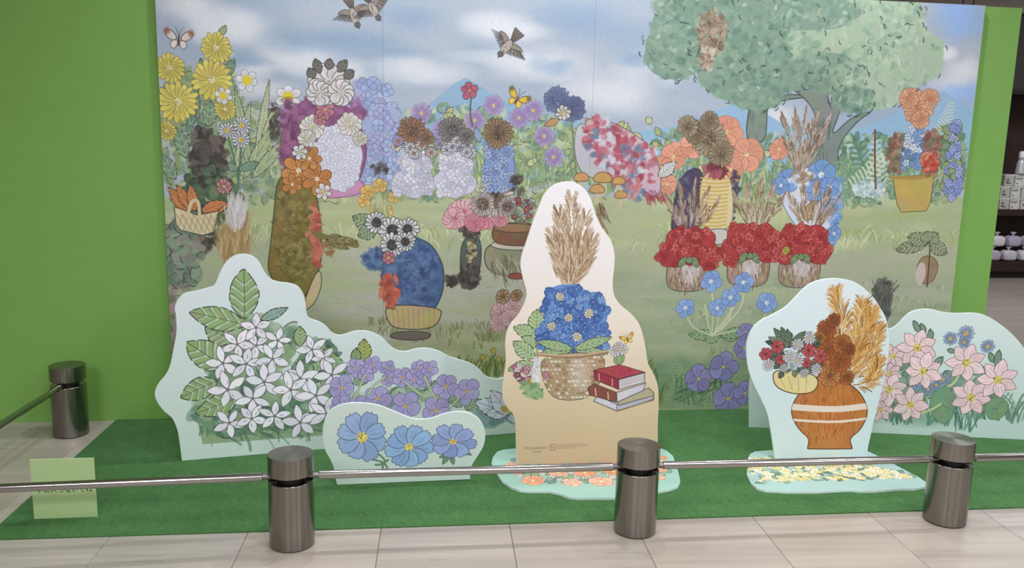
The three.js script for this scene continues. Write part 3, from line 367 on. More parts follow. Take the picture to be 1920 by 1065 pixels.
  for (let i = 0; i < 46; i++) { const p = [3.906, -1.469]; flower(g, [p[0] + rr(-17, 17) * q, p[1] + rr(-40, 44) * q], 8 * q, pick([[126, 166, 210], [226, 230, 238], [104, 142, 192], [200, 214, 230]]), { n: 5, wide: 0.46, er: 0.16, ink: [70, 96, 140], iw: 0.0022, line2: false, dots: false }); }
  for (const [p, r] of [[[3.911, -1.673], 34], [[3.85, -1.722], 22], [[3.968, -1.72], 22], [[3.93, -1.612], 20]]) flower(g, p, r * q, [222, 168, 134], { n: 16, wide: 0.26, er: 0.2, eye: [196, 130, 100], ink: [140, 90, 66], iw: 0.003 });
  dabs(g, [4.013, -1.385], 21 * q, 19 * q, [[188, 70, 58], [206, 96, 76], [224, 150, 120]], 70, 6 * q, 0.9, 0.2); line(g, [[3.675, -1.549], [3.688, -1.396], [3.711, -1.235]], [112, 76, 50], 0.01);
  // toadstool under a leaf, and a dark fence stub
  for (const t of [[3.86, -0.896], [4.176, -0.874], [4.11, -0.993], [3.921, -0.974], [4.026, -1.004]]) leaf(g, [4.058, -0.945], t, 30 * q, [138, 146, 108], { iw: 0.0035 });
  wash(g, oval([4.063, -0.789], 24 * q, 30 * q, 0.06), [158, 130, 106], { vary: 14, ink: [84, 64, 50] }); wash(g, oval([4.028, -0.765], 11 * q, 24 * q, 0.06), [206, 192, 182], { vary: 5 }); line(g, [[4.067, -0.927], [4.073, -0.813], [4.075, -0.692]], [90, 76, 56], 0.008);
  dabs(g, [3.809, -0.601], 22 * q, 50 * q, [[92, 88, 88], [70, 68, 66], [120, 118, 110], [96, 108, 92]], 130, 8 * q, 0.85, 0.25); blades(g, [3.812, -0.571], 0.05, 0.16, [[84, 84, 80], [110, 116, 100]], 24, 0.5, 0.006);

  // forget-me-nots and violas by the foot of the backdrop, right of centre
  for (const t of [[2.7, -0.427], [3.005, -0.418], [3.064, -0.454], [2.793, -0.396]]) leaf(g, [2.883, -0.419], t, 24 * q, [140, 168, 120], { iw: 0.003 });
  for (const p of [[2.676, -0.575], [2.811, -0.722], [2.856, -0.592], [2.934, -0.645], [2.998, -0.681], [3.139, -0.591], [2.93, -0.604], [2.786, -0.592], [2.981, -0.745]]) { line(g, [p, [p[0] + 0.02, p[1] + 0.1], [2.837, -0.419]], [206, 212, 178], 0.008); }
  for (const [p, r] of [[[2.676, -0.575], 20], [[2.811, -0.722], 22], [[2.857, -0.574], 19], [[2.928, -0.633], 21], [[2.995, -0.716], 22], [[3.138, -0.603], 22]]) flower(g, p, r * q, [142, 172, 222], { n: 5, wide: 0.52, er: 0.2, eye: [226, 228, 236], ink: [84, 104, 160], iw: 0.003 });
  for (const [b, t] of [[[2.721, -0.088], [2.625, -0.277]], [[2.75, -0.109], [2.857, -0.35]], [[2.633, -0.022], [2.696, -0.246]], [[2.818, -0.015], [2.569, -0.081]], [[2.895, -0.014], [2.601, -0.05]], [[2.998, -0.089], [2.888, -0.335]]]) fern(g, b, t, 24 * q, [150, 176, 136], [60, 84, 66]);
  strokes(g, [2.782, -0.093], 70 * q, 26 * q, [[92, 132, 96], [60, 96, 74], [130, 160, 120]], 160, 0.07, -1.0, 0.007, 0.8, 0.9);
  const vio = [150, 146, 196];
  for (const [p, r] of [[[2.776, -0.178], 30], [[2.913, -0.243], 32], [[2.957, -0.059], 34], [[3.029, -0.348], 24], [[3.028, -0.442], 18], [[3.054, -0.088], 26]]) flower(g, p, r * q, vio, { n: 5, wide: 0.56, er: 0.12, eye: [220, 196, 90], ink: [84, 78, 128], iw: 0.0035 });
  // grasses at the foot, hidden for the most part by the boards
  for (const p of [[1.622, -0.26], [1.565, -0.232], [1.679, -0.26], [1.48, -0.262], [2.538, -0.097], [2.501, -0.219]]) blades(g, [p[0], p[1] + 0.05], 0.05, 0.12, [[104, 118, 62], [84, 104, 60], [150, 160, 90]], 16, 0.5, 0.007);
  for (const p of [[1.578, -0.314], [1.664, -0.301], [1.525, -0.268], [1.634, -0.348]]) flower(g, p, 6 * q, [206, 196, 80], { n: 6, wide: 0.4, er: 0.3, iw: 0.002, line2: false });
  return printTexture(s, 5);
}
// ---------------------------------------------------------------- outlines (board metres, y up after flip) and prints of the cut-out boards
const curve = (p, n = 6) => new THREE.SplineCurve(p.map(([x, y]) => new THREE.Vector2(x, y))).getPoints((p.length - 1) * n).map((v) => [v.x, v.y]);
const OUT_A = [...curve([[0, 0], [-0.007, -0.096], [-0.014, -0.149], [-0.032, -0.201], [-0.064, -0.237], [-0.088, -0.276], [-0.099, -0.311], [-0.094, -0.343], [-0.077, -0.373], [-0.052, -0.403], [-0.031, -0.446], [-0.014, -0.52], [0.001, -0.593], [0.002, -0.667], [-0.001, -0.703], [0.014, -0.741], [0.044, -0.766], [0.092, -0.776], [0.141, -0.789], [0.167, -0.802], [0.188, -0.849], [0.214, -0.896], [0.246, -0.924], [0.284, -0.935], [0.324, -0.927], [0.353, -0.903], [0.377, -0.856], [0.401, -0.822], [0.438, -0.806], [0.483, -0.799], [0.519, -0.785], [0.539, -0.76], [0.551, -0.728], [0.559, -0.656], [0.573, -0.633], [0.615, -0.615], [0.646, -0.592], [0.672, -0.561], [0.705, -0.548], [0.738, -0.554], [0.775, -0.564], [0.819, -0.564], [0.862, -0.552], [0.906, -0.524], [0.938, -0.488], [0.974, -0.462], [1.017, -0.455], [1.063, -0.465], [1.12, -0.465], [1.177, -0.447], [1.225, -0.419], [1.283, -0.398], [1.342, -0.373], [1.383, -0.341], [1.413, -0.309], [1.463, -0.291], [1.504, -0.296], [1.559, -0.303], [1.615, -0.278], [1.658, -0.242], [1.688, -0.196], [1.696, -0.111], [1.688, -0.002]])];
const OUT_B = [...curve([[0, 0], [-0.006, -0.029], [-0.012, -0.072], [-0.027, -0.114], [-0.049, -0.161], [-0.057, -0.219], [-0.054, -0.26], [-0.04, -0.311], [-0.01, -0.341], [0.038, -0.358], [0.086, -0.361], [0.136, -0.356], [0.184, -0.345], [0.233, -0.323], [0.283, -0.3], [0.332, -0.283], [0.392, -0.285], [0.452, -0.304], [0.502, -0.312], [0.552, -0.306], [0.594, -0.283], [0.619, -0.247], [0.629, -0.206], [0.623, -0.157], [0.601, -0.115], [0.576, -0.073], [0.566, -0.04], [0.567, -0.004]])];
const OUT_C = [...curve([[0, 0], [-0.003, -0.079], [-0.008, -0.179], [-0.018, -0.234], [-0.047, -0.268], [-0.068, -0.313], [-0.071, -0.374], [-0.059, -0.475], [-0.063, -0.548], [-0.06, -0.606], [-0.042, -0.65], [-0.008, -0.693], [0.019, -0.75], [0.025, -0.793], [0.009, -0.85], [-0.004, -0.906], [-0.001, -0.955], [0.019, -1.018], [0.044, -1.101], [0.07, -1.171], [0.089, -1.219], [0.123, -1.256], [0.171, -1.275], [0.22, -1.274], [0.263, -1.249], [0.293, -1.208], [0.316, -1.146], [0.347, -1.084], [0.393, -1.021], [0.41, -0.965], [0.412, -0.908], [0.408, -0.837], [0.418, -0.779], [0.449, -0.736], [0.502, -0.692], [0.541, -0.641], [0.568, -0.559], [0.587, -0.47], [0.62, -0.409], [0.641, -0.349], [0.648, -0.258], [0.648, -0.193], [0.653, -0.091], [0.657, 0]])];
const OUT_D = [...curve([[0, 0], [-0.013, -0.059], [-0.03, -0.133], [-0.054, -0.219], [-0.09, -0.291], [-0.131, -0.364], [-0.161, -0.435], [-0.175, -0.506], [-0.177, -0.565], [-0.157, -0.624], [-0.119, -0.664], [-0.062, -0.694], [-0.005, -0.729], [0.038, -0.775], [0.081, -0.821], [0.126, -0.847], [0.185, -0.859], [0.244, -0.859], [0.306, -0.846], [0.357, -0.817], [0.41, -0.771], [0.452, -0.717], [0.481, -0.671], [0.499, -0.612], [0.508, -0.552], [0.508, -0.468], [0.5, -0.371], [0.486, -0.274], [0.47, -0.176], [0.46, -0.089], [0.455, -0.047], [0.457, 0]])];
const OUT_E = [...curve([[0, 0], [-0.005, -0.09], [-0.014, -0.22], [-0.001, -0.32], [0.066, -0.437], [0.222, -0.513], [0.434, -0.53], [0.592, -0.537], [0.663, -0.554], [0.695, -0.573], [0.728, -0.614], [0.762, -0.647], [0.809, -0.662], [0.858, -0.664], [0.921, -0.651], [0.982, -0.648], [1.067, -0.653], [1.129, -0.641], [1.194, -0.605], [1.261, -0.555], [1.33, -0.484], [1.4, -0.382], [1.443, -0.244], [1.456, -0.103], [1.463, -0.001]])];
const OUT_P = [[-0.11, -0.027], [-0.096, -0.098], [-0.068, -0.167], [-0.032, -0.192], [0.025, -0.203], [0.368, -0.196], [0.713, -0.172], [0.744, -0.12], [0.751, -0.051], [0.735, 0.028], [0.719, 0.116], [0.689, 0.24], [0.661, 0.29], [0.614, 0.32], [0.552, 0.337], [0.367, 0.385], [0.286, 0.381], [0.206, 0.375], [0.169, 0.361], [0.136, 0.321], [0.099, 0.296], [0.01, 0.287], [-0.024, 0.276], [-0.058, 0.24], [-0.085, 0.181], [-0.098, 0.092]];
const OUT_Q = [[-0.206, 0.161], [-0.135, 0], [-0.093, -0.071], [-0.053, -0.103], [0.016, -0.112], [0.177, -0.108], [0.388, -0.093], [0.503, -0.071], [0.53, 0.041], [0.548, 0.167], [0.563, 0.255], [0.561, 0.321], [0.537, 0.354], [0.469, 0.374], [0.41, 0.37], [0.353, 0.374], [0.279, 0.382], [0.218, 0.378], [0.177, 0.363], [0.118, 0.364], [0.017, 0.37], [-0.11, 0.36], [-0.197, 0.34], [-0.223, 0.313], [-0.226, 0.255]];
const flip = (p) => p.map(([x, y]) => [x, Math.max(0, -y)]);
function boardGeo(pts, depth, bevel = 0.0012) {   // upright board: outline in its own plane, print face towards +z
  const g = new THREE.ExtrudeGeometry(new THREE.Shape(pts.map((p) => new THREE.Vector2(...p))), { depth: depth - 2 * bevel, bevelEnabled: true, bevelThickness: bevel, bevelSize: bevel, bevelOffset: -bevel, bevelSegments: 2, curveSegments: 1 });
  g.translate(0, 0, -depth + bevel);
  const b = bounds(pts), uv = g.attributes.uv, ps = g.attributes.position;
  for (let i = 0; i < uv.count; i++) uv.setXY(i, (ps.getX(i) - b[0]) / (b[2] - b[0]), (ps.getY(i) - b[1]) / (b[3] - b[1]));
  return g;
}
function boardSheet(pts, ppm) { const b = bounds(pts); return { s: sheet(b[0], b[3], b[2] - b[0], b[3] - b[1], ppm), b }; }
function ground(g, b, top, bottom) { const l = g.createLinearGradient(0, -b[3], 0, -b[1]); top.length ? l.addColorStop(0, S(top)) : 0; l.addColorStop(1, S(bottom)); g.fillStyle = l; g.fillRect(b[0] - 1, -b[3] - 1, b[2] - b[0] + 2, b[3] - b[1] + 2); }  // mint boards: gradient is partly print, partly light falloff put into the colour

function paintA(pts) {                      // white star flowers, violas and a lotus on pale mint
  const { s, b } = boardSheet(pts, 900), { g } = s, q = 0.00246;
  ground(g, b, [226, 236, 241], [208, 227, 216]);
  wash(g, [[0.076, -0.155], [0.091, -0.07], [0.322, -0.069], [0.647, -0.068], [0.709, -0.131], [0.515, -0.198], [0.232, -0.193]], [150, 178, 140], { vary: 30, amp: 20, angular: true });
  blades(g, [0.184, -0.116], 0.11, 0.1, [[120, 156, 110], [90, 130, 100], [170, 190, 150]], 50, 0.6, 0.008);
  for (const [p, rx, ry] of [[[0.354, -0.411], 95, 90], [[0.233, -0.218], 70, 40], [[0.467, -0.201], 70, 36], [[0.614, -0.371], 40, 60], [[0.277, -0.539], 50, 40]]) { dabs(g, p, rx * q, ry * q, [[108, 146, 116], [86, 124, 108], [140, 168, 120], [160, 184, 150]], 110, 16 * q, 0.8, 0.2); }
  strokes(g, [0.371, -0.131], 0.26, 0.05, [[70, 106, 88], [100, 136, 104], [136, 166, 124]], 120, 0.05, 0.3, 0.01, 0.7, 1.2);
  const gr = [150, 178, 122];
  for (const [bb, t, w] of [[[0.236, -0.541], [0.119, -0.615], 44], [[0.295, -0.612], [0.051, -0.685], 46], [[0.287, -0.637], [0.291, -0.871], 54], [[0.205, -0.415], [0.037, -0.551], 54], [[0.165, -0.363], [0.005, -0.294], 44], [[0.258, -0.277], [0.065, -0.216], 42], [[0.525, -0.502], [0.529, -0.6], 24], [[0.64, -0.471], [0.731, -0.364], 26], [[0.59, -0.372], [0.664, -0.495], 26]]) leaf(g, bb, t, w * q, gr, { light: [214, 228, 216], veins: 4, iw: 0.0042 });
  leaf(g, [0.355, -0.634], [0.479, -0.686], 18 * q, [142, 176, 166], { veins: 2 });
  const star = (x, y, r) => { flower(g, [x, y], r * q, [240, 239, 246], { n: 5, wide: 0.36, er: 0.075, form: 'star', eye: [128, 112, 108], ink: [84, 80, 84], iw: 0.0028, dots: false, line2: false }); };
  const spots = [[0.525, -0.363], [0.632, -0.445], [0.52, -0.151], [0.336, -0.517], [0.254, -0.526], [0.429, -0.536], [0.19, -0.442], [0.289, -0.434], [0.404, -0.45], [0.58, -0.486], [0.525, -0.351], [0.667, -0.36], [0.365, -0.345], [0.207, -0.318], [0.313, -0.269], [0.481, -0.3], [0.594, -0.264], [0.208, -0.161], [0.306, -0.174], [0.407, -0.179], [0.521, -0.139], [0.641, -0.173], [0.336, -0.6]], rads = [22, 22, 20, 27, 28, 25, 30, 30, 29, 27, 32, 32, 33, 33, 30, 33, 34, 27, 28, 28, 32, 32, 27];
  spots.forEach((p, i) => { const rot = rr(0, 6); star(...p, rads[i] * 1.12); g.save(); for (let k = 0; k < 5; k++) { const a = rot + k * 1.257; line(g, [[p[0] + Math.cos(a) * rads[i] * 0.35 * q, p[1] + Math.sin(a) * rads[i] * 0.35 * q], [p[0] + Math.cos(a) * rads[i] * 0.55 * q, p[1] + Math.sin(a) * rads[i] * 0.55 * q]], [120, 112, 150], 0.003, 0.8); } g.restore(); });
  // violas
  leaf(g, [0.816, -0.41], [0.819, -0.526], 30 * q, [160, 174, 96], { iw: 0.004, light: [224, 214, 130] }); leaf(g, [0.781, -0.407], [0.781, -0.484], 20 * q, [128, 156, 104]);
  for (const [bb, t] of [[[0.76, -0.31], [0.86, -0.356]], [[0.91, -0.235], [1.038, -0.266]], [[1.103, -0.248], [1.195, -0.288]], [[1.222, -0.2], [1.329, -0.179]], [[0.835, -0.227], [0.936, -0.26]], [[0.91, -0.174], [1.09, -0.182]], [[1.303, -0.151], [1.397, -0.188]]]) leaf(g, bb, t, 26 * q, [142, 172, 140], { iw: 0.0035 });
  dabs(g, [1.013, -0.228], 0.25, 0.05, [[120, 152, 124], [160, 186, 156], [186, 206, 186]], 90, 14 * q, 0.6, 0.15);
  const vi = (p, r, c = [182, 172, 218]) => flower(g, p, r * 1.08 * q, c, { n: 5, wide: 0.5, er: 0.13, eye: [226, 176, 84], ink: [100, 92, 136], iw: 0.003, rot: 1.57 + rr(-0.2, 0.2), dots: false });
  for (const [p, r] of [[[0.713, -0.295], 24], [[0.71, -0.209], 20], [[0.789, -0.204], 20], [[0.882, -0.229], 26], [[0.781, -0.387], 18], [[0.86, -0.398], 17], [[0.825, -0.35], 15], [[0.928, -0.378], 14], [[0.931, -0.32], 14], [[0.997, -0.327], 19], [[1.054, -0.313], 18], [[1.074, -0.37], 15], [[1.131, -0.361], 16], [[1.105, -0.31], 14], [[1.211, -0.268], 26], [[1.318, -0.237], 26], [[1.013, -0.183], 28], [[1.164, -0.15], 28]]) vi(p, r);
  for (const p of [[[0.823, -0.353], [0.79, -0.282], [0.77, -0.237]], [[0.916, -0.334], [0.86, -0.299], [0.835, -0.253]], [[1.005, -0.31], [1.064, -0.251], [1.116, -0.223]], [[1.105, -0.325], [1.132, -0.26], [1.164, -0.209]], [[1.28, -0.212], [1.254, -0.182], [1.238, -0.161]]]) { line(g, p, [110, 116, 96], 0.011); line(g, p, [208, 214, 178], 0.0075); }
  // lotus
  dabs(g, [1.467, -0.106], 0.1, 0.02, [[140, 172, 166], [112, 150, 146], [180, 200, 200]], 40, 20 * q, 0.8);
  for (const [bb, t, w] of [[[1.522, -0.11], [1.356, -0.185], 36], [[1.536, -0.109], [1.412, -0.118], 26], [[1.536, -0.101], [1.437, -0.234], 36], [[1.55, -0.108], [1.617, -0.206], 34], [[1.523, -0.085], [1.635, -0.074], 24]]) leaf(g, bb, t, w * q, [214, 226, 240], { light: [196, 210, 230], veins: 2, iw: 0.0035 });
  dabs(g, [1.53, -0.134], 0.035, 0.02, [[216, 196, 110], [180, 150, 80]], 26, 5 * q, 0.9);
  return printTexture(s, 3);
}
function paintB(pts) {                      // three blue cosmos
  const { s, b } = boardSheet(pts, 1200), { g } = s, q = 0.00222;
  ground(g, b, [212, 224, 216], [200, 218, 206]);
  for (const [bb, t, w] of [[[0.481, -0.126], [0.431, -0.108], 10], [[0.476, -0.121], [0.445, -0.076], 10], [[0.481, -0.121], [0.495, -0.074], 10], [[0.527, -0.136], [0.573, -0.115], 7]]) leaf(g, bb, t, w * q, [116, 148, 118], { veins: 0, iw: 0.002 });
  for (const p of [[[0.213, -0.062], [0.206, -0.091], [0.157, -0.107]], [[0.206, -0.096], [0.193, -0.115], [0.177, -0.13]], [[0.193, -0.065], [0.188, -0.087], [0.215, -0.105]], [[0.161, -0.085], [0.179, -0.082], [0.193, -0.092]]]) line(g, p, [104, 138, 108], 0.009);
  flower(g, [0.107, -0.208], 50 * q, [150, 176, 216], { n: 8, wide: 0.36, er: 0.2, form: 'notch', eye: [224, 204, 110], ink: [66, 72, 100], iw: 0.0028, rot: 0.35 });
  flower(g, [0.303, -0.16], 49 * q, [146, 180, 220], { n: 9, wide: 0.33, er: 0.17, form: 'notch', eye: [224, 204, 110], ink: [66, 72, 100], iw: 0.0028, rot: 0.1, tilt: 0.92 });
  flower(g, [0.49, -0.178], 46 * q, [150, 168, 214], { n: 8, wide: 0.33, er: 0.16, form: 'notch', eye: [216, 186, 100], ink: [66, 72, 100], iw: 0.0028, rot: 0.2, tilt: 0.8 });
  return printTexture(s, 3);
}
function paintC(pts) {                      // cream board: rushes, blue hydrangea in a wicker basket, books, daisies, imprint
  const { s, b } = boardSheet(pts, 1150), { g } = s, q = 0.00234;
  const l = g.createLinearGradient(0, -b[3], 0, 0); [[0, [246, 243, 246]], [0.28, [240, 234, 232]], [0.5, [236, 224, 208]], [0.7, [222, 204, 172]], [0.88, [208, 188, 150]], [1, [200, 180, 144]]].forEach(([k, c]) => l.addColorStop(k, S(c))); g.fillStyle = l; g.fillRect(-1, -2, 3, 3);
  // left sprig
  line(g, [[0.084, -0.451], [0.079, -0.548], [0.07, -0.621]], [150, 178, 128], 0.012);
  for (const [bb, t, w] of [[[0.073, -0.609], [0.074, -0.719], 32], [[0.075, -0.601], [-0.03, -0.638], 26], [[0.074, -0.548], [0.009, -0.592], 26], [[0.073, -0.495], [-0.031, -0.573], 30], [[0.069, -0.475], [-0.051, -0.44], 24]]) leaf(g, bb, t, w * q, [160, 188, 134], { light: [214, 228, 200], iw: 0.0035 });
  for (let i = 0; i < 26; i++) { const p = [0.018, -0.432]; flower(g, [p[0] + rr(-16, 14) * q, p[1] + rr(-12, 18) * q], 6 * q, pick([[196, 112, 146], [214, 150, 170], [224, 220, 226], [150, 76, 116]]), { n: 5, wide: 0.5, er: 0.2, iw: 0.0018, line2: false, dots: false }); }
  for (const p of [[0.068, -0.365], [0.097, -0.332], [0.044, -0.34], [0.024, -0.373], [0.074, -0.323]]) dabs(g, p, 8 * q, 7 * q, [[120, 156, 112], [150, 180, 130]], 12, 6 * q, 0.9, 0.3); flower(g, [0.06, -0.392], 7 * q, [232, 210, 80], { n: 6, wide: 0.4, iw: 0.002 }); dabs(g, [0.08, -0.438], 8 * q, 20 * q, [[226, 226, 236], [206, 206, 216]], 24, 7 * q, 0.8);
  // feathery rush heads fanning out of the blooms
  const straw = [[178, 150, 116], [150, 118, 84], [204, 184, 156], [128, 98, 70], [220, 206, 188]];
  const plume = (p0, p1, w, n, pal) => { for (let i = 0; i < n; i++) { const k = rnd(), x = p0[0] + (p1[0] - p0[0]) * k, y = p0[1] + (p1[1] - p0[1]) * k, a = Math.atan2(p1[1] - p0[1], p1[0] - p0[0]), ww = w * Math.sin(Math.PI * Math.min(1, 0.12 + k * 0.82)) * rr(-1, 1); const o = [x - Math.sin(a) * ww, y + Math.cos(a) * ww], e = a + Math.sign(ww) * rr(0.1, 0.5); line(g, [o, [o[0] + Math.cos(e) * 0.02, o[1] + Math.sin(e) * 0.02], [o[0] + Math.cos(e) * 0.045, o[1] + Math.sin(e) * 0.042]], pick(pal), rr(0.002, 0.0045), 0.75); } };
  for (const [a, e, w] of [[[0.22, -0.812], [0.208, -1.02], 30], [[0.215, -0.836], [0.157, -1.14], 14], [[0.22, -0.836], [0.211, -1.205], 15], [[0.229, -0.836], [0.275, -1.123], 14], [[0.211, -0.824], [0.132, -1.047], 13], [[0.234, -0.824], [0.307, -1.025], 13]]) plume(a, e, w * q, 300, straw);
  // blue mophead blooms
  const bl = [[96, 138, 200], [80, 120, 188], [120, 158, 212], [68, 104, 172]];
  for (const [p, rx, ry] of [[[0.181, -0.729], 36, 44], [[0.146, -0.608], 28, 36], [[0.205, -0.584], 30, 34], [[0.326, -0.692], 28, 44], [[0.355, -0.571], 20, 28], [[0.234, -0.765], 26, 26], [[0.28, -0.62], 22, 30]]) { wash(g, oval(p, rx * q, ry * q, 0.05), [104, 144, 202], { vary: 16, amp: 20 }); for (let i = 0; i < 32; i++) { const t = rr(0, TAU), k = Math.sqrt(rnd()); flower(g, [p[0] + Math.cos(t) * k * rx * q, p[1] + Math.sin(t) * k * ry * q], 8.5 * q, pick(bl), { n: 4, wide: 0.6, er: 0.13, eye: [206, 214, 150], ink: [40, 62, 120], iw: 0.0018, line2: false, dots: false }); } }
  for (const [p, r] of [[[0.174, -0.774], 9], [[0.306, -0.697], 10], [[0.141, -0.64], 9], [[0.257, -0.591], 10], [[0.354, -0.581], 8], [[0.216, -0.678], 9]]) flower(g, p, r * q, [228, 222, 212], { n: 8, wide: 0.34, er: 0.25, iw: 0.002 });
  for (const t of [[0.092, -0.519], [0.401, -0.512], [0.417, -0.59], [0.074, -0.572]]) leaf(g, [0.243, -0.535], t, 20 * q, [150, 178, 130], { iw: 0.003 });
  // wicker basket
  const w0 = [[0.092, -0.514], [0.391, -0.522], [0.385, -0.423], [0.341, -0.314], [0.239, -0.295], [0.151, -0.312], [0.105, -0.401]];
  wash(g, w0, [182, 158, 128], { ink: INK, iw: 0.003, vary: 24, amp: 18 });
  g.save(); path(g, w0); g.clip();
  for (let r = 0; r < 11; r++) for (let i = 0; i < 17; i++) { const p = [0.092, -0.504], x = p[0] + (i + (r % 2) * 0.5) * 0.0185 - 0.01, y = p[1] + r * 0.0185; g.beginPath(); g.ellipse(x, y + 0.006, 0.0105, 0.0065, 0.12, 0, TAU); g.fillStyle = S(pick([[206, 184, 154], [160, 132, 100], [188, 160, 126], [226, 214, 198]]), 0.9, 8); g.fill(); g.strokeStyle = S([98, 76, 54], 0.6); g.lineWidth = 0.0016; g.stroke(); }
  soft(g, [0.278, -0.424], 26 * q, 46 * q, [232, 224, 218], 0.55);
  g.restore();
  line(g, [[0.087, -0.514], [0.232, -0.493], [0.396, -0.522]], [150, 122, 90], 0.016); line(g, [[0.087, -0.516], [0.232, -0.498], [0.396, -0.527]], [198, 172, 138], 0.009);
  flower(g, [0.124, -0.418], 7 * q, [206, 130, 160], { n: 5, wide: 0.5, iw: 0.002, line2: false });
  // books
  const bk = { ink: [52, 42, 44], iw: 0.0032, angular: true, vary: 12 };
  wash(g, [[0.344, -0.294], [0.457, -0.244], [0.624, -0.295], [0.622, -0.325], [0.592, -0.341], [0.435, -0.31]], [196, 194, 206], bk); for (let i = 0; i < 5; i++) line(g, [[0.461, -0.28], [0.534, -0.299], [0.612, -0.325]].map(([x, y]) => [x, y + i * 0.0055]), [140, 136, 156], 0.0018, 0.8);
  wash(g, [[0.344, -0.294], [0.455, -0.245], [0.453, -0.277], [0.361, -0.319]], [206, 202, 212], bk); wash(g, [[0.453, -0.287], [0.596, -0.353], [0.622, -0.328], [0.618, -0.315], [0.461, -0.272]], [176, 172, 140], { ...bk, vary: 6 }); line(g, [[0.457, -0.247], [0.609, -0.29], [0.623, -0.308], [0.619, -0.33]], [128, 124, 96], 0.007);
  wash(g, [[0.448, -0.333], [0.582, -0.376], [0.572, -0.341], [0.453, -0.287]], [206, 202, 214], bk); wash(g, [[0.315, -0.354], [0.326, -0.322], [0.448, -0.287], [0.448, -0.333], [0.341, -0.376]], [136, 76, 64], bk);
  for (const k of [0.25, 0.7]) { const a = [0.318, -0.349], e = [0.447, -0.31]; line(g, [[a[0] + (e[0] - a[0]) * k, a[1] + (e[1] - a[1]) * k - 0.012], [a[0] + (e[0] - a[0]) * k + 0.004, a[1] + (e[1] - a[1]) * k + 0.02]], [206, 178, 150], 0.006); }
  wash(g, [[0.455, -0.392], [0.575, -0.424], [0.575, -0.379], [0.458, -0.347]], [214, 204, 212], bk); for (let i = 0; i < 5; i++) line(g, [[0.458, -0.385], [0.517, -0.399], [0.573, -0.416]].map(([x, y]) => [x, y + i * 0.006]), [160, 140, 156], 0.0018, 0.8);
  wash(g, [[0.338, -0.438], [0.457, -0.462], [0.575, -0.426], [0.455, -0.395]], [176, 66, 82], bk); wash(g, [[0.338, -0.438], [0.345, -0.394], [0.455, -0.348], [0.455, -0.395]], [150, 44, 62], bk); for (const k of [0.2, 0.75]) { const a = [0.341, -0.431], e = [0.453, -0.385]; line(g, [[a[0] + (e[0] - a[0]) * k, a[1] + (e[1] - a[1]) * k], [a[0] + (e[0] - a[0]) * k + 0.003, a[1] + (e[1] - a[1]) * k + 0.034]], [214, 176, 160], 0.004); }
  strokes(g, [0.458, -0.435], 24 * q, 5 * q, [[120, 30, 46]], 16, 0.012, 0.1, 0.0022, 0.7, 1.5);
  // daisies and a small yellow butterfly
  for (const t of [[0.431, -0.502], [0.475, -0.509], [0.455, -0.516]]) leaf(g, [0.452, -0.462], t, 12 * q, [140, 168, 110], { iw: 0.002 });
  for (const [p, r] of [[[0.435, -0.526], 12], [[0.469, -0.531], 11], [[0.448, -0.546], 10]]) flower(g, p, r * q, [232, 230, 238], { n: 9, wide: 0.26, er: 0.2, iw: 0.002 });
  butterfly(g, [0.486, -0.582], 14 * q, [226, 192, 84], [170, 130, 60], -0.35);
  // imprint line
  g.fillStyle = S([84, 72, 56], 0.95); g.textBaseline = 'alphabetic';
  const put = (t, p, size, font) => { g.save(); g.translate(...p); g.rotate(-0.012); g.scale(size / 100, size / 100); g.font = `100px ${font}`; g.fillText(t, 0, 0); g.restore(); return g; };
  const at = [0.037, -0.07]; put('P', at, 0.0185, 'serif'); put('ETER', [at[0] + 0.0113, at[1]], 0.0137, 'serif'); put('R', [at[0] + 0.0465, at[1] - 0.001], 0.0185, 'serif'); put('ABBIT', [at[0] + 0.0585, at[1] - 0.001], 0.0137, 'serif'); 
  put('TM', [at[0] + 0.098, at[1] - 0.009], 0.004, 'sans-serif');
  const sg = [0.072, -0.057]; for (let i = 0; i < 10; i++) line(g, [[sg[0] + i * 0.004, sg[1]], [sg[0] + i * 0.004 + 0.0025, sg[1] - (i % 4 === 0 ? 0.008 : 0.004)], [sg[0] + i * 0.004 + 0.004, sg[1]]], [84, 72, 56], 0.0012, 0.9);
  const se = [0.164, -0.078]; for (const r of [0.0155, 0.0125]) { g.beginPath(); g.ellipse(se[0], se[1], r, r * 1.02, 0, 0, TAU); g.strokeStyle = S([110, 96, 74], 0.9); g.lineWidth = 0.0015; g.stroke(); } dabs(g, se, 0.006, 0.006, [[110, 96, 74]], 6, 0.0028, 0.8);
  for (let r = 0; r < 4; r++) { const a = [0.184, -0.09]; let x = a[0]; const end = a[0] + [0.122, 0.14, 0.13, 0.09][r]; while (x < end) { const w = rr(0.003, 0.009); line(g, [[x, a[1] + r * 0.0062 - (x - a[0]) * 0.025], [x + w, a[1] + r * 0.0062 - (x - a[0]) * 0.025]], [110, 96, 74], 0.0017, 0.8); x += w + 0.0022; } }
  return printTexture(s, 3);
}
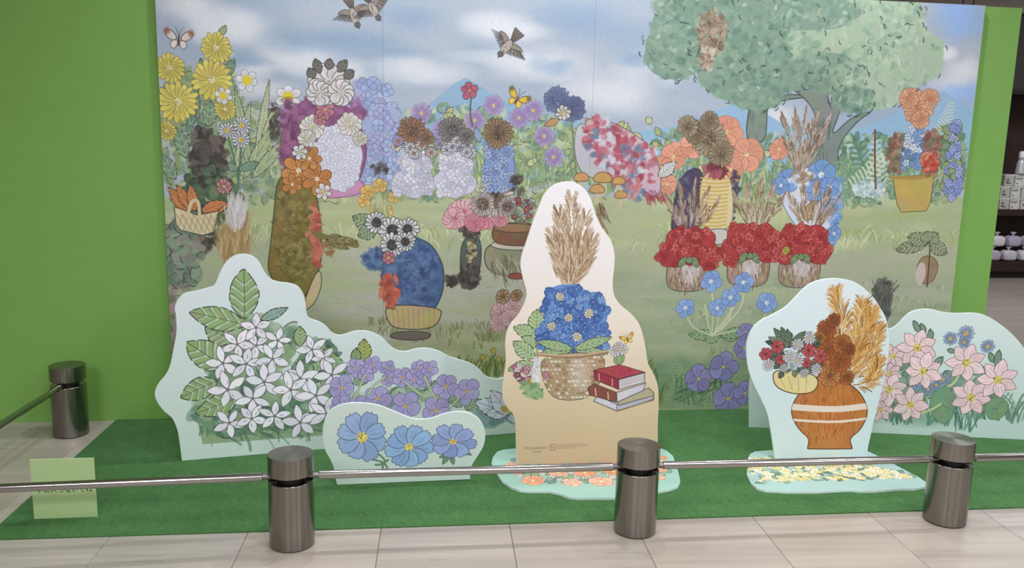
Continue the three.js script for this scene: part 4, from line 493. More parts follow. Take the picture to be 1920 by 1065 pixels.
function paintD(pts) {                      // bowl of red and white flowers, golden plume grass and a russet jar
  const { s, b } = boardSheet(pts, 1250), { g } = s, q = 0.00238;
  ground(g, b, [222, 234, 238], [206, 226, 224]);
  const gold = [[216, 168, 92], [196, 142, 70], [230, 190, 124], [206, 156, 84], [180, 124, 58]], rust = [[176, 104, 48], [150, 80, 36], [196, 128, 64], [130, 66, 30], [206, 146, 84]];
  // plume grass: five leaning heads
  const heads = [[[[0.324, -0.375], [0.375, -0.439], [0.423, -0.528], [0.444, -0.629]], 0.034, 330], [[[0.292, -0.375], [0.323, -0.49], [0.357, -0.617], [0.36, -0.747]], 0.04, 420], [[[0.261, -0.383], [0.264, -0.516], [0.265, -0.667], [0.222, -0.796]], 0.034, 360], [[[0.352, -0.357], [0.409, -0.361], [0.447, -0.4], [0.466, -0.464]], 0.028, 220], [[[0.308, -0.375], [0.352, -0.516], [0.396, -0.642], [0.41, -0.705]], 0.03, 260]];
  for (const [spine, wid, n] of heads) {
    const sp = new THREE.SplineCurve(spine.map((p) => new THREE.Vector2(...p)));
    line(g, spine, [150, 112, 60], 0.005);
    for (let i = 0; i < n; i++) {
      const k = 0.12 + 0.88 * Math.pow(rnd(), 0.8), o = rr(-1, 1), p = sp.getPoint(k), t = sp.getTangent(k), w = wid * Math.pow(Math.sin(Math.PI * Math.min(1, 0.1 + k * 0.82)), 0.8), a = Math.atan2(t.y, t.x) + o * 0.5;
      const x = p.x - t.y * o * w, y = p.y + t.x * o * w, L = rr(0.025, 0.05);
      line(g, [[x, y], [x + Math.cos(a) * L * 0.5, y + Math.sin(a) * L * 0.5], [x + Math.cos(a + o * 0.3) * L, y + Math.sin(a + o * 0.3) * L]], rnd() < 0.12 ? [104, 68, 30] : pick(gold), rr(0.002, 0.0055), 0.8);
    }
  }
  // russet jar with a pale glaze stripe
  const jar = [[0.16, -0.404], [0.168, -0.374], [0.099, -0.333], [0.059, -0.261], [0.064, -0.204], [0.111, -0.136], [0.161, -0.099], [0.155, -0.051], [0.155, -0.046], [0.377, -0.043], [0.376, -0.048], [0.356, -0.096], [0.405, -0.132], [0.435, -0.2], [0.43, -0.257], [0.38, -0.331], [0.314, -0.372], [0.316, -0.403]];
  wash(g, jar, [186, 118, 60], { vary: 50, amp: 22, ink: [70, 38, 18], iw: 0.005 });
  g.save(); path(g, jar); g.clip(); for (let i = 0; i < 420; i++) { const p = [0.066, -0.364]; const x = p[0] + rr(0, 0.33), y = p[1] + rr(0, 0.28); line(g, [[x, y], [x + rr(-0.006, 0.006), y + rr(0.012, 0.035)]], pick(rust), rr(0.002, 0.005), 0.65); } for (const [y0, hgt] of [[[0.246, -0.254][1], 0.03], [[0.252, -0.192][1], 0.012]]) { const xs = [[0.061, -0.235], [0.432, -0.231]].map((p) => p[0]); line(g, [[xs[0], y0], [(xs[0] + xs[1]) / 2, y0 + 0.02], [xs[1], y0]], [232, 224, 212], hgt, 0.92); } g.restore();
  wash(g, oval([0.237, -0.388], 33 * q, 6 * q, 0.03), [112, 62, 32], { ink: [60, 34, 18], iw: 0.004, vary: 6 });
  // chrysanthemums spilling out of its neck
  dabs(g, [0.237, -0.465], 30 * q, 46 * q, rust, 160, 8 * q, 0.85, 0.12);
  for (const [p, r] of [[[0.233, -0.401], 24], [[0.186, -0.46], 20], [[0.276, -0.47], 24], [[0.21, -0.536], 26], [[0.275, -0.556], 20], [[0.197, -0.622], 22], [[0.314, -0.526], 14], [[0.317, -0.393], 16], [[0.165, -0.582], 14], [[0.229, -0.667], 14]]) flower(g, p, r * q, pick([[190, 116, 56], [172, 94, 44], [204, 138, 76]]), { n: 22, wide: 0.15, er: 0.24, eye: [128, 70, 34], ink: [84, 44, 20], iw: 0.0026 });
  // bowl of flowers
  wash(g, [[-0.047, -0.426], [-0.034, -0.36], [0.017, -0.329], [0.086, -0.313], [0.172, -0.325], [0.182, -0.394], [0.102, -0.425], [0.019, -0.431]], [226, 208, 146], { ink: [62, 50, 30], iw: 0.005, vary: 14 });
  for (const [p0, p1] of [[[-0.009, -0.4], [0.021, -0.344]], [[0.032, -0.4], [0.058, -0.333]], [[0.079, -0.395], [0.089, -0.328]], [[0.12, -0.397], [0.123, -0.328]]]) line(g, [p0, [(p0[0] + p1[0]) / 2, (p0[1] + p1[1]) / 2], p1], [168, 144, 86], 0.003, 0.8);
  const lf = [[92, 112, 88], [72, 92, 76], [116, 134, 106], [60, 76, 66]];
  for (let i = 0; i < 46; i++) { const p = [0.054, -0.506], t = rr(0, TAU), k = Math.sqrt(rnd()), x = p[0] + Math.cos(t) * k * 50 * q, y = p[1] + Math.sin(t) * k * 36 * q; leaf(g, [x, y], [x + Math.cos(t) * 0.045, y + Math.sin(t) * 0.04], 0.03, pick(lf), { iw: 0.0022, light: [150, 166, 146], veins: 2 }); }
  for (const t of [[-0.058, -0.63], [-0.023, -0.637], [0.008, -0.627], [-0.094, -0.567], [-0.08, -0.587], [0.1, -0.617]]) leaf(g, [0.025, -0.542], t, 16 * q, pick(lf), { iw: 0.0025, light: [150, 166, 146], veins: 3 });
  dabs(g, [0.05, -0.496], 46 * q, 34 * q, [[54, 62, 56], [80, 98, 80]], 50, 6 * q, 0.6);
  for (const [p, r] of [[[-0.084, -0.507], 14], [[-0.033, -0.542], 14], [[-0.011, -0.481], 11], [[0.119, -0.524], 15], [[0.178, -0.496], 14], [[0.114, -0.466], 11]]) flower(g, p, r * q, [186, 84, 88], { n: 6, wide: 0.42, er: 0.2, eye: [96, 40, 44], ink: [84, 34, 38], iw: 0.0024 });
  for (const [p, r] of [[[0.065, -0.552], 13], [[0.029, -0.496], 14], [[0.069, -0.476], 14], [[0.119, -0.582], 14], [[-0.067, -0.456], 13], [[0.165, -0.435], 12], [[0.108, -0.415], 10], [[0.008, -0.441], 9]]) flower(g, p, r * q, [222, 222, 230], { n: 12, wide: 0.18, er: 0.2, eye: [206, 180, 90], ink: [84, 84, 92], iw: 0.002 });
  return printTexture(s, 3);
}
function paintE(pts) {                      // pink anemone-like blooms with blue daisies
  const { s, b } = boardSheet(pts, 950), { g } = s, q = 0.00262;
  ground(g, b, [222, 236, 234], [198, 222, 214]);
  for (let i = 0; i < 16; i++) soft(g, [rr(...[[0.439, -2.153], [1.052, -2.161]].map((p) => p[0])), [0.955, -0.09][1] + rr(-0.03, 0.02)], 0.16, 0.05, [142, 182, 160], 0.4);
  for (const p of [[0.685, -0.123], [0.837, -0.202], [1.003, -0.138], [1.187, -0.147], [1.292, -0.152], [1.089, -0.085], [0.953, -0.107], [0.768, -0.098], [1.346, -0.141]]) blades(g, [p[0], p[1] + 0.04], 0.06, 0.16, [[96, 140, 116], [70, 112, 96], [136, 170, 144]], 18, 0.8, 0.008);
  for (const [bb, t, w] of [[[0.816, -0.538], [0.775, -0.605], 12], [[0.842, -0.539], [0.813, -0.59], 10], [[0.872, -0.499], [0.863, -0.565], 12], [[0.9, -0.36], [0.941, -0.423], 16], [[0.996, -0.448], [0.958, -0.46], 10], [[1.189, -0.401], [1.167, -0.455], 12], [[1.208, -0.374], [1.212, -0.471], 14], [[0.769, -0.354], [0.739, -0.381], 24], [[1.014, -0.281], [0.954, -0.348], 30], [[1.139, -0.343], [1.109, -0.369], 24], [[0.943, -0.207], [0.884, -0.261], 30]]) leaf(g, bb, t, w * q, [110, 150, 124], { iw: 0.004 });
  dabs(g, [0.777, -0.27], 0.14, 0.14, [[120, 158, 134], [150, 184, 160], [96, 136, 112]], 60, 14 * q, 0.6, 0.2); dabs(g, [1.119, -0.285], 0.14, 0.1, [[120, 158, 134], [150, 184, 160], [96, 136, 112]], 50, 14 * q, 0.6, 0.2);
  for (const [p, rx, ry] of [[[0.968, -0.171], 24, 38], [[1.233, -0.161], 22, 24], [[0.685, -0.123], 14, 12]]) { wash(g, oval(p, rx * q, ry * q, 0.12, 20), [122, 162, 124], { vary: 20, ink: [74, 106, 84], iw: 0.003 }); for (let i = 0; i < 6; i++) line(g, [p, [p[0] + rr(-rx, rx) * q * 0.8, p[1] + rr(-ry, ry) * q * 0.8]], [92, 130, 100], 0.004, 0.7); }
  for (const [p, r] of [[[0.967, -0.516], 14], [[1.04, -0.547], 16], [[1.037, -0.5], 12], [[1.154, -0.483], 14], [[0.824, -0.278], 14], [[0.954, -0.301], 14], [[0.886, -0.247], 12], [[0.925, -0.271], 12]]) flower(g, p, r * q, [176, 196, 228], { n: 14, wide: 0.16, er: 0.28, eye: [206, 180, 90], ink: [72, 84, 120], iw: 0.0026 });
  line(g, [[1.03, -0.332], [1.014, -0.286], [0.984, -0.268]], [206, 206, 156], 0.012); line(g, [[0.957, -0.17], [0.918, -0.14], [0.867, -0.12]], [206, 206, 156], 0.011);
  for (const [p, r] of [[[0.694, -0.413], 28], [[0.687, -0.322], 24], [[0.658, -0.128], 26], [[0.692, -0.238], 36], [[0.807, -0.16], 36], [[0.81, -0.463], 39], [[0.852, -0.341], 38], [[1.059, -0.395], 39], [[1.101, -0.214], 39], [[1.223, -0.313], 40]]) flower(g, p, r * q, [246, 217, 220], { n: 7, wide: 0.46, form: 'star', er: 0.22, eye: [222, 200, 120], ink: [140, 104, 116], iw: 0.0032, ia: 0.9 });
  return printTexture(s, 3);
}
function plateSheet(pts, ppm) { const b = bounds(pts); const s = sheet(b[0], -b[1], b[2] - b[0], b[3] - b[1], ppm); return { s, b }; }
function paintP(pts) {                      // orange blooms on a mint foot plate
  const { s, b } = plateSheet(pts, 1000), { g } = s;
  g.fillStyle = S([160, 200, 182]); g.fillRect(b[0] - 1, b[1] - 1, 4, 4);
  const area = (n, f) => { for (let i = 0; i < n; i++) { const k = rr(0.09, 0.9), x = b[0] + (b[2] - b[0]) * k, y = rr(-0.03, 0.2) + 0.02 - 0.14 * Math.abs(k - 0.5); f([x, y]); } };
  area(110, (p) => { const a = rr(0, TAU); leaf(g, p, [p[0] + Math.cos(a) * 0.055, p[1] + Math.sin(a) * 0.055], 0.034, pick([[130, 170, 140], [156, 186, 140], [110, 150, 150], [180, 200, 150]]), { iw: 0.0025, veins: 2 }); });
  area(60, (p) => flower(g, p, 0.018, [226, 232, 226], { n: 6, wide: 0.4, iw: 0.002, line2: false }));
  const or = [[238, 168, 132], [240, 184, 156], [236, 156, 112], [244, 200, 178]];
  for (const [p, r] of [[[0.048, 0.183], 0.055], [[0.214, 0.215], 0.044], [[0.341, 0.216], 0.056], [[0.172, 0.106], 0.046], [[0.29, 0.115], 0.05], [[0.641, 0.104], 0.032], [[0.691, -0.035], 0.028], [[-0.02, 0.005], 0.034], [[0.173, 0.019], 0.04], [[0.297, 0.015], 0.04], [[0.422, 0.012], 0.04], [[0.533, 0.064], 0.045], [[0.468, 0.211], 0.05], [[0.422, 0.112], 0.04], [[0.068, 0.061], 0.036], [[0.669, 0.029], 0.026], [[0.606, 0.192], 0.03], [[-0.007, 0.086], 0.026]]) flower(g, p, r, pick(or), { n: 5, wide: 0.56, er: 0.18, eye: [240, 226, 160], ink: [150, 92, 66], iw: 0.0026 });
  return printTexture(s, 3);
}
function paintQ(pts) {                      // a drift of small pale yellow flowers on a mint foot plate
  const { s, b } = plateSheet(pts, 1000), { g } = s;
  g.fillStyle = S([166, 198, 188]); g.fillRect(b[0] - 1, b[1] - 1, 4, 4);
  const [l, r0, far] = [[-0.178, 0.235], [0.526, 0.312], [-0.02, -0.032]];
  const at = () => { const k = rnd(), lo = k > 0.62 ? (k - 0.62) * 2.3 : 0; return [l[0] + (r0[0] - l[0]) * k, far[1] + 0.01 + (l[1] - far[1] + 0.01) * rr(lo, 1)]; };
  for (let i = 0; i < 190; i++) { const p = at(), a = rr(0, TAU); leaf(g, p, [p[0] + Math.cos(a) * 0.05, p[1] + Math.sin(a) * 0.04], 0.026, pick([[134, 172, 148], [112, 150, 124], [160, 190, 160], [96, 128, 112]]), { iw: 0.002, veins: 1 }); }
  for (let i = 0; i < 170; i++) line(g, [at(), at()].map((p, j, z) => [z[0][0] + (p[0] - z[0][0]) * 0.12, z[0][1] + (p[1] - z[0][1]) * 0.12]), [92, 106, 96], 0.002, 0.7);
  for (let i = 0; i < 330; i++) { const p = at(); flower(g, p, rr(0.012, 0.019), pick([[244, 236, 178], [248, 244, 206], [242, 228, 150], [250, 246, 226]]), { n: 5, wide: 0.52, er: 0.2, eye: [226, 196, 90], ink: [160, 146, 96], iw: 0.0018, line2: false, dots: false }); }
  return printTexture(s, 3);
}
// ---------------------------------------------------------------- procedural surface textures
function dataTex(n, m, f, srgb) {
  const d = new Uint8Array(n * m * 4);
  for (let y = 0; y < m; y++) for (let x = 0; x < n; x++) { const c = f(x, y), i = (y * n + x) * 4; d[i] = c[0]; d[i + 1] = c[1]; d[i + 2] = c[2]; d[i + 3] = 255; }
  const t = new THREE.DataTexture(d, n, m); t.wrapS = t.wrapT = THREE.RepeatWrapping; t.magFilter = THREE.LinearFilter; t.minFilter = THREE.LinearMipmapLinearFilter; t.generateMipmaps = true; if (srgb) t.colorSpace = THREE.SRGBColorSpace; t.needsUpdate = true; return t;
}
function tileNoise(n, m, cx, cy) {            // value noise that wraps, cx by cy cells over n by m
  const v = new Float32Array(cx * cy).map(() => rnd()), sm = (t) => t * t * (3 - 2 * t);
  return (x, y) => { const fx = (x / n) * cx, fy = (y / m) * cy, x0 = Math.floor(fx), y0 = Math.floor(fy), a = sm(fx - x0), b = sm(fy - y0), g = (i, j) => v[((y0 + j) % cy) * cx + ((x0 + i) % cx)]; return (g(0, 0) * (1 - a) + g(1, 0) * a) * (1 - b) + (g(0, 1) * (1 - a) + g(1, 1) * a) * b; };
}
// pale veined limestone, grain along u
function stoneTex(base) {
  const n = 512, m = 256, a = tileNoise(n, m, 3, 40), b = tileNoise(n, m, 6, 90), c = tileNoise(n, m, 3, 3), e = tileNoise(n, m, 2, 12);
  return dataTex(n, m, (x, y) => { let k = (a(x, y) - 0.5) * 12 + (b(x, y) - 0.5) * 9 + (c(x, y) - 0.5) * 12 + (e(x, y) - 0.5) * 12 + rr(-2, 2); if (b(x, y) > 0.86 && a(x, y) < 0.4) k -= 12; return base.map((v, i) => Math.max(0, Math.min(255, v + k * [1, 0.96, 0.92][i]))); }, true);
}
const stone = [[171, 161, 149], [167, 157, 145], [174, 165, 154], [169, 158, 145]].map((c) => std(0xffffff, { map: stoneTex(c), roughness: 0.34 }));
const carpetTex = (() => { const n = 512, a = tileNoise(n, n, 160, 160), b = tileNoise(n, n, 40, 40), c = tileNoise(n, n, 5, 5), d = tileNoise(n, n, 120, 24); return [dataTex(n, n, (x, y) => { const k = (a(x, y) - 0.5) * 18 + (b(x, y) - 0.5) * 8 + (c(x, y) - 0.5) * 10 + (d(x, y) - 0.5) * 10; return [62 + k * 0.8, 106 + k, 54 + k * 0.8]; }, true), dataTex(n, n, (x, y) => { const k = a(x, y) * 170 + rr(0, 80); return [k, k, k]; })]; })();
for (const t of carpetTex) t.repeat.set(1.6, 1.6);
const steelTex = (() => { const n = 512, m = 64, a = tileNoise(n, m, 256, 1), b = tileNoise(n, m, 40, 1), c = tileNoise(n, m, 12, 3); return [dataTex(n, m, (x, y) => { const k = (a(x, y) - 0.5) * 14 + (b(x, y) - 0.5) * 14 + (c(x, y) - 0.5) * 10; return [216 + k, 213 + k, 208 + k]; }, true), dataTex(n, m, (x, y) => { const k = 96 + (a(x, y) - 0.5) * 22 + (c(x, y) - 0.5) * 36; return [k, k, k]; })]; })();
const steel = new THREE.MeshPhysicalMaterial({ color: 0xa5a39f, metalness: 1, roughness: 0.62, map: steelTex[0], roughnessMap: steelTex[1], anisotropy: 0.6, anisotropyRotation: Math.PI / 2 });
const topTex = (() => { const n = 256, m = 64, a = tileNoise(n, m, 4, 50), b = tileNoise(n, m, 7, 3); return dataTex(n, m, (x, y) => { const k = (a(x, y) - 0.5) * 18 + (b(x, y) - 0.5) * 14; return [214 + k, 212 + k, 208 + k]; }, true); })();
const steelTop = new THREE.MeshPhysicalMaterial({ color: 0xa6a4a0, metalness: 1, roughness: 0.3, map: topTex, anisotropy: 0.7, anisotropyRotation: Math.PI / 2 });
const railSteel = std(0xa8a5a1, { metalness: 1, roughness: 0.16 });
const neckMat = std(0x0f0e0d, { roughness: 0.55 });
const fitMat = std(0x83807b, { metalness: 1, roughness: 0.4 });
const wallTex = (() => { const n = 256, a = tileNoise(n, n, 90, 90), b = tileNoise(n, n, 4, 4); return dataTex(n, n, (x, y) => { const k = (a(x, y) - 0.5) * 3 + (b(x, y) - 0.5) * 4; return [124 + k, 174 + k, 84 + k]; }, true); })();
const green = std(0xffffff, { map: wallTex, roughness: 0.62 });
const mint = std(0xd8ebe4, { roughness: 0.6 }), cream = std(0xeae2d6, { roughness: 0.6 });
const darkWood = (() => { const n = 128, m = 256, a = tileNoise(n, m, 30, 4); return std(0xffffff, { map: dataTex(n, m, (x, y) => { const k = (a(x, y) - 0.5) * 16; return [52 + k, 34 + k * 0.7, 27 + k * 0.6]; }, true), roughness: 0.55 }); })();
const black = std(0x0c0b0b, { roughness: 0.7 });
const plaster = std(0xb9b3aa, { roughness: 0.9 }), ceilingMat = std(0xd8d5d0, { roughness: 0.9 });

// ---------------------------------------------------------------- the room
struct('ceiling', box(-5.2, 9.2, CEILING, CEILING + 0.2, -6.2, 9.2), ceilingMat);
struct('wall_left', box(-5.2, -5.0, -0.2, CEILING, -6.0, 9.0), plaster);
struct('wall_right', box(9.0, 9.2, -0.2, CEILING, -6.0, 9.0), plaster);
struct('wall_rear', box(-5.2, 9.2, -0.2, CEILING, 9.0, 9.2), plaster);
struct('wall_store', box(-5.2, 9.2, -0.2, CEILING, -6.2, -6.0), std(0x4a4440, { roughness: 0.8 }));
{
  const floor = struct('floor', box(-5.2, 9.2, -0.2, -0.011, -6.2, 9.2), std(0x9b9184, { roughness: 0.8 }));
  const yaw = -0.05, w = 0.492, d = 0.984, cs = Math.cos(yaw), sn = Math.sin(yaw), J = [-0.064, 1.497];
  const cut = (W, D) => {      // one stone slab with a fine chamfer, its top at y = 0
    const c = 0.0016, y0 = -0.01, a = W / 2 - 0.0008, b = D / 2 - 0.0008, ring = (x, z, y) => [[-x, y, -z], [-x, y, z], [x, y, z], [x, y, -z]];
    const P = [...ring(a, b, y0), ...ring(a, b, -c), ...ring(a - c, b - c, 0)], ix = [8, 9, 10, 8, 10, 11];
    for (const o of [0, 4]) for (let i = 0; i < 4; i++) { const j = (i + 1) % 4; ix.push(o + i, o + j, o + 4 + j, o + i, o + 4 + j, o + 4 + i); }
    let g = new THREE.BufferGeometry(); g.setAttribute('position', new THREE.Float32BufferAttribute(P.flat(), 3)); g.setIndex(ix);
    return g.toNonIndexed();
  };
  const variants = [];
  for (let i = 0; i < 6; i++) { const g = cut(w, d), p = g.attributes.position, uv = [], ox = rnd(), oy = rnd(); for (let k = 0; k < p.count; k++) uv.push(p.getX(k) * 0.7 + ox, p.getZ(k) * 1.1 + oy); g.setAttribute('uv', new THREE.Float32BufferAttribute(uv, 2)); g.computeVertexNormals(); variants.push(g); }
  const inside = (x, z) => (x > -1.38 && x < 3.3 && z > 0 && z < 1.3) || (x < 3.3 && z < -0.02);
  for (let i = -9; i < 16; i++) for (let j = -7; j < 2; j++) {
    const lx = (i + 0.5) * w, lz = j * d + 0.23 + 0.5 * d, X = (a, b) => [J[0] + a * cs + b * sn, 1.53 - a * sn + b * cs];
    const c = X(lx, lz), corners = [[-1, -1], [1, -1], [1, 1], [-1, 1]].map(([a, b]) => X(lx + a * w * 0.5, lz + b * d * 0.5));
    if (corners.every(([x, z]) => inside(x, z)) || c[0] < -4.6 || c[0] > 8.4 || c[1] < -5.4) continue;
    if (c[1] < -0.4 && c[0] < 3.0) continue;
    const t = mesh('tile', pick(variants), pick(stone), floor); t.position.set(c[0], 0, c[1]); t.rotation.y = yaw;
  }
}
struct('wall_back', box(-4.6, 3.352, 0, 2.222, -0.09, 0), green);
// the printed backdrop: four sheets side by side, 3 cm proud of the wall
{
  const t = thing('printed_backdrop', [-1.12, 0.0065, 0.001]); tag(t, 'wide printed garden backdrop with tree, flowers and sky mounted on the green wall', 'backdrop');
  const print = std(0xffffff, { map: paintMural(), roughness: 0.5 }), side = std(0xdfe2e4, { roughness: 0.7 }), n = 4, w = MURAL.w / n;
  for (let i = 0; i < n; i++) {
    const g = new THREE.BoxGeometry(w - 0.0009, MURAL.h, 0.028), uv = g.attributes.uv;
    for (let k = 0; k < uv.count; k++) uv.setX(k, (i + uv.getX(k) * 0.9992) / n);
    g.translate((i + 0.5) * w, MURAL.h / 2, 0.014); mesh('panel', g, [side, side, side, side, print, side], t);
  }
}
// green carpet
{
  const sh = new THREE.Shape([[-1.412, 0], [-1.477, -1.312], [3.36, -1.374], [3.36, 0]].map((p) => new THREE.Vector2(...p)));
  const g = new THREE.ExtrudeGeometry(sh, { depth: 0.005, bevelEnabled: true, bevelThickness: 0.001, bevelSize: 0.001, bevelOffset: -0.001, bevelSegments: 1 }); g.rotateX(-Math.PI / 2);
  const m = mesh('carpet', g, std(0xffffff, { map: carpetTex[0], bumpMap: carpetTex[1], bumpScale: 0.0016, roughness: 0.96 })); tag(m, 'flat green carpet under all the cut-out boards, in front of the garden backdrop', 'carpet');
}

// ---------------------------------------------------------------- cut-out boards
function board(name, pos, turn, out, paint, edge, depth, label) {
  const t = thing(name, pos, turn); tag(t, label, 'display board');
  const pts = flip(out), print = std(0xffffff, { map: paint(pts), roughness: 0.5 });
  mesh('board_panel', boardGeo(pts, depth), [print, edge], t);
  return t;
}
function footPlate(t, turn, out, paint, label) {
  const pts = out.map(([x, z]) => [x, -z]), g = boardGeo(pts, 0.0115, 0.0008); g.rotateX(-Math.PI / 2);
  const print = std(0xffffff, { map: paint(out), roughness: 0.5 });
  const m = mesh('base_plate', g, [print, mint], t); m.rotation.y = -turn; m.position.y = -0.0005; m.userData.label = label;
}
board('flower_board', [-0.9522, 0.0060, 0.5955], 0.16095, OUT_A, paintA, mint, 0.012, 'long mint cut-out board of white star flowers and purple violas, behind the small cosmos board');
board('flower_board', [-0.2452, 0.0060, 0.9177], 0.01030, OUT_B, paintB, mint, 0.012, 'small low mint cut-out board with three blue cosmos flowers');
{
  const [p, a] = [[0.5420, 0.0180, 0.7786], -0.01375];
  const t = board('standing_board', p, a, OUT_C, paintC, cream, 0.012, 'tall cream cut-out board with a stack of red and brown books at its foot'); footPlate(t, a, OUT_P, paintP, 'mint base plate with orange flowers');
}
{
  const [p, a] = [[1.7645, 0.0180, 0.7985], -0.02726];
  const t = board('standing_board', p, a, OUT_D, paintD, mint, 0.012, 'mint cut-out board with a russet motif and a bowl of red and white flowers'); footPlate(t, a, OUT_Q, paintQ, 'mint base plate with pale yellow flowers');
}
board('flower_board', [1.8340, 0.0060, 0.3283], -0.20475, OUT_E, paintE, mint, 0.012, 'long mint cut-out board of large pink flowers, reaching out of view');

// ---------------------------------------------------------------- the keep-out notice on the left
{
  const t = thing('notice_stand', [-1.3617, 0.0060, 1.1546], -0.00009); tag(t, 'square pale green notice card with one line of black lettering on the carpet', 'sign');
  const W = 0.2277, Hh = 0.238, ppm = 2200, { cv, g } = sheet(0, Hh, W, Hh, ppm);
  g.fillStyle = S([172, 196, 138]); g.fillRect(-1, -1, 2, 2);
  g.strokeStyle = '#2a2f1c'; g.lineWidth = 0.105; g.lineCap = 'round'; g.lineJoin = 'round';
  // each character as brush strokes in a unit square
  const K = {
    'naka': ['M.15 .28 L.15 .66 L.85 .66 L.85 .28 Z', 'M.5 .06 L.5 .96'],
    'ni': ['M.2 .12 C.12 .4 .12 .6 .2 .92', 'M.45 .28 L.86 .26', 'M.44 .62 C.4 .9 .6 .86 .9 .82'],
    'iri': ['M.34 .1 C.5 .1 .52 .3 .56 .45 C.66 .7 .8 .82 .95 .92', 'M.53 .42 C.45 .66 .3 .82 .06 .92'],
    'ra': ['M.4 .1 L.62 .2', 'M.32 .3 C.28 .5 .26 .58 .28 .66 C.5 .42 .86 .46 .84 .68 C.82 .88 .6 .92 .36 .92'],
    'na': ['M.1 .28 L.52 .24', 'M.34 .08 C.3 .4 .2 .56 .1 .7', 'M.68 .2 L.88 .34', 'M.66 .46 L.66 .78 C.64 .96 .34 .94 .36 .8 C.4 .68 .66 .7 .9 .9'],
    'i': ['M.16 .2 C.14 .6 .2 .8 .32 .88 L.42 .72', 'M.7 .24 C.82 .4 .86 .54 .86 .7'],
    'de': ['M.1 .24 L.82 .18 C.5 .3 .4 .5 .42 .66 C.44 .84 .6 .9 .8 .9', 'M.68 .42 L.76 .54', 'M.84 .36 L.92 .48'],
    'ne': ['M.28 .08 L.28 .94', 'M.08 .3 L.4 .26 L.1 .74 C.4 .36 .84 .24 .86 .56 C.88 .84 .7 .92 .6 .86 C.52 .74 .74 .7 .94 .92'],
  };
  const row = ['naka', 'ni', 'iri', 'ra', 'na', 'i', 'de', 'ne'], x0 = 0.014, sz = 0.0238;
  row.forEach((k, i) => { g.save(); g.translate(x0 + i * 0.0254, -0.1298); g.scale(sz, sz * 1.15); for (const d of K[k]) g.stroke(new Path2D(d)); g.restore(); });
  const tex = new THREE.CanvasTexture(cv); tex.colorSpace = THREE.SRGBColorSpace; tex.magFilter = THREE.LinearFilter;
  const face = std(0xffffff, { map: tex, roughness: 0.4 }), edge = std(0xd6ecb4, { roughness: 0.3 });
  const p = new THREE.BoxGeometry(W, Hh, 0.004); p.translate(W / 2, Hh / 2, -0.002); mesh('card', p, [edge, edge, edge, edge, face, edge], t);
  const f = rbox(W * 0.5, 0.004, 0.05, 0.0015); f.translate(W * 0.36, 0.002, -0.03); mesh('foot', f, edge, t);
}

// ---------------------------------------------------------------- steel bollards and their rails
function lathe(p, seg = 72) { return new THREE.LatheGeometry(p.map((q) => new THREE.Vector2(...q)), seg); }
const RB = 0.0805;
function makeBollard() {
  const t = thing('bollard');
  const body = lathe([[0, 0.002], [RB - 0.004, 0.002], [RB - 0.004, 0.005], [RB, 0.006], [RB, 0.2465], [RB - 0.0012, 0.2492], [RB - 0.003, 0.25], [0, 0.25]]); mesh('post', body, steel, t);
  mesh('shadow_gap', lathe([[RB - 0.007, 0], [RB - 0.007, 0.003]]), neckMat, t).name = numbered('foot_shadow_ring');  // near-black ring set back at the foot; its colour stands for the shadow gap
  mesh('neck', lathe([[RB * 0.6, 0.249], [RB * 0.6, 0.275]]), neckMat, t);
  mesh('cap', lathe([[0, 0.274], [RB - 0.0022, 0.274], [RB + 0.0004, 0.2765], [RB + 0.0004, 0.3435], [RB - 0.0014, 0.346]]), steel, t);
  const top = lathe([[RB - 0.0014, 0.346], [RB * 0.5, 0.3461], [0.0004, 0.3462]]); mesh('cap_top', top, steelTop, t);
  return t;
}
const posts = [[-0.373, 1.424, 0.4], [0.913, 1.426, 1.7], [2.192, 1.443, 3.1], [-1.564, 0.183, 4.4], [-1.66, 1.475, 5.2], [3.474, 1.45, 2.2]];
const postLabels = ['steel bollard in front of the white flower board, left of the small cosmos board', 'steel bollard in front of the tall cream board', 'steel bollard beside the mint plate of yellow flowers, third along the front rail', 'steel bollard on bare stone against the green wall, away from the front row', 'steel bollard at the corner where the front rail meets the left rail', 'steel bollard ending the front rail past the pink flower board'];
const proto = makeBollard();
posts.forEach(([x, z, turn], i) => { let b = proto; if (i) { b = proto.clone(); b.name = numbered('bollard'); scene.add(b); } b.position.set(x, 0, z); b.rotation.y = turn; tag(b, postLabels[i], 'bollard'); });
function rail(i, j, label) {
  const a = new THREE.Vector3(posts[i][0], 0.2615, posts[i][1]), b = new THREE.Vector3(posts[j][0], 0.2615, posts[j][1]), d = b.clone().sub(a), L = d.length(); d.normalize();
  const t = thing('rail', [a.x, a.y, a.z], Math.atan2(-d.z, d.x)); tag(t, label, 'rail');
  const s = RB + 0.004, r = 0.0152, bar = (x0, x1, r0, r1, c) => { const g = lathe([[0, 0], [r0 - c, 0], [r0, c], [r1, x1 - x0 - c], [r1 - c, x1 - x0], [0, x1 - x0]], 28); g.rotateZ(-Math.PI / 2); g.translate(x0, 0, 0); return g; };
  mesh('tube', bar(s + 0.014, L - s - 0.014, r, r, 0.0015), railSteel, t);
  mesh('end_fitting', bar(RB * 0.63, s + 0.018, 0.0105, 0.0115, 0.001), fitMat, t); mesh('end_fitting', bar(L - s - 0.018, L - RB * 0.63, 0.0115, 0.0105, 0.001), fitMat, t);
}
rail(4, 0, 'polished steel rail passing in front of the green notice card'); rail(0, 1, 'polished steel rail passing in front of the small cosmos board'); rail(1, 2, 'polished steel rail passing in front of the yellow flower plate'); rail(2, 5, 'short visible end of polished steel rail below the pink flower board'); rail(3, 4, 'steel rail running forward from the bollard at the green wall');

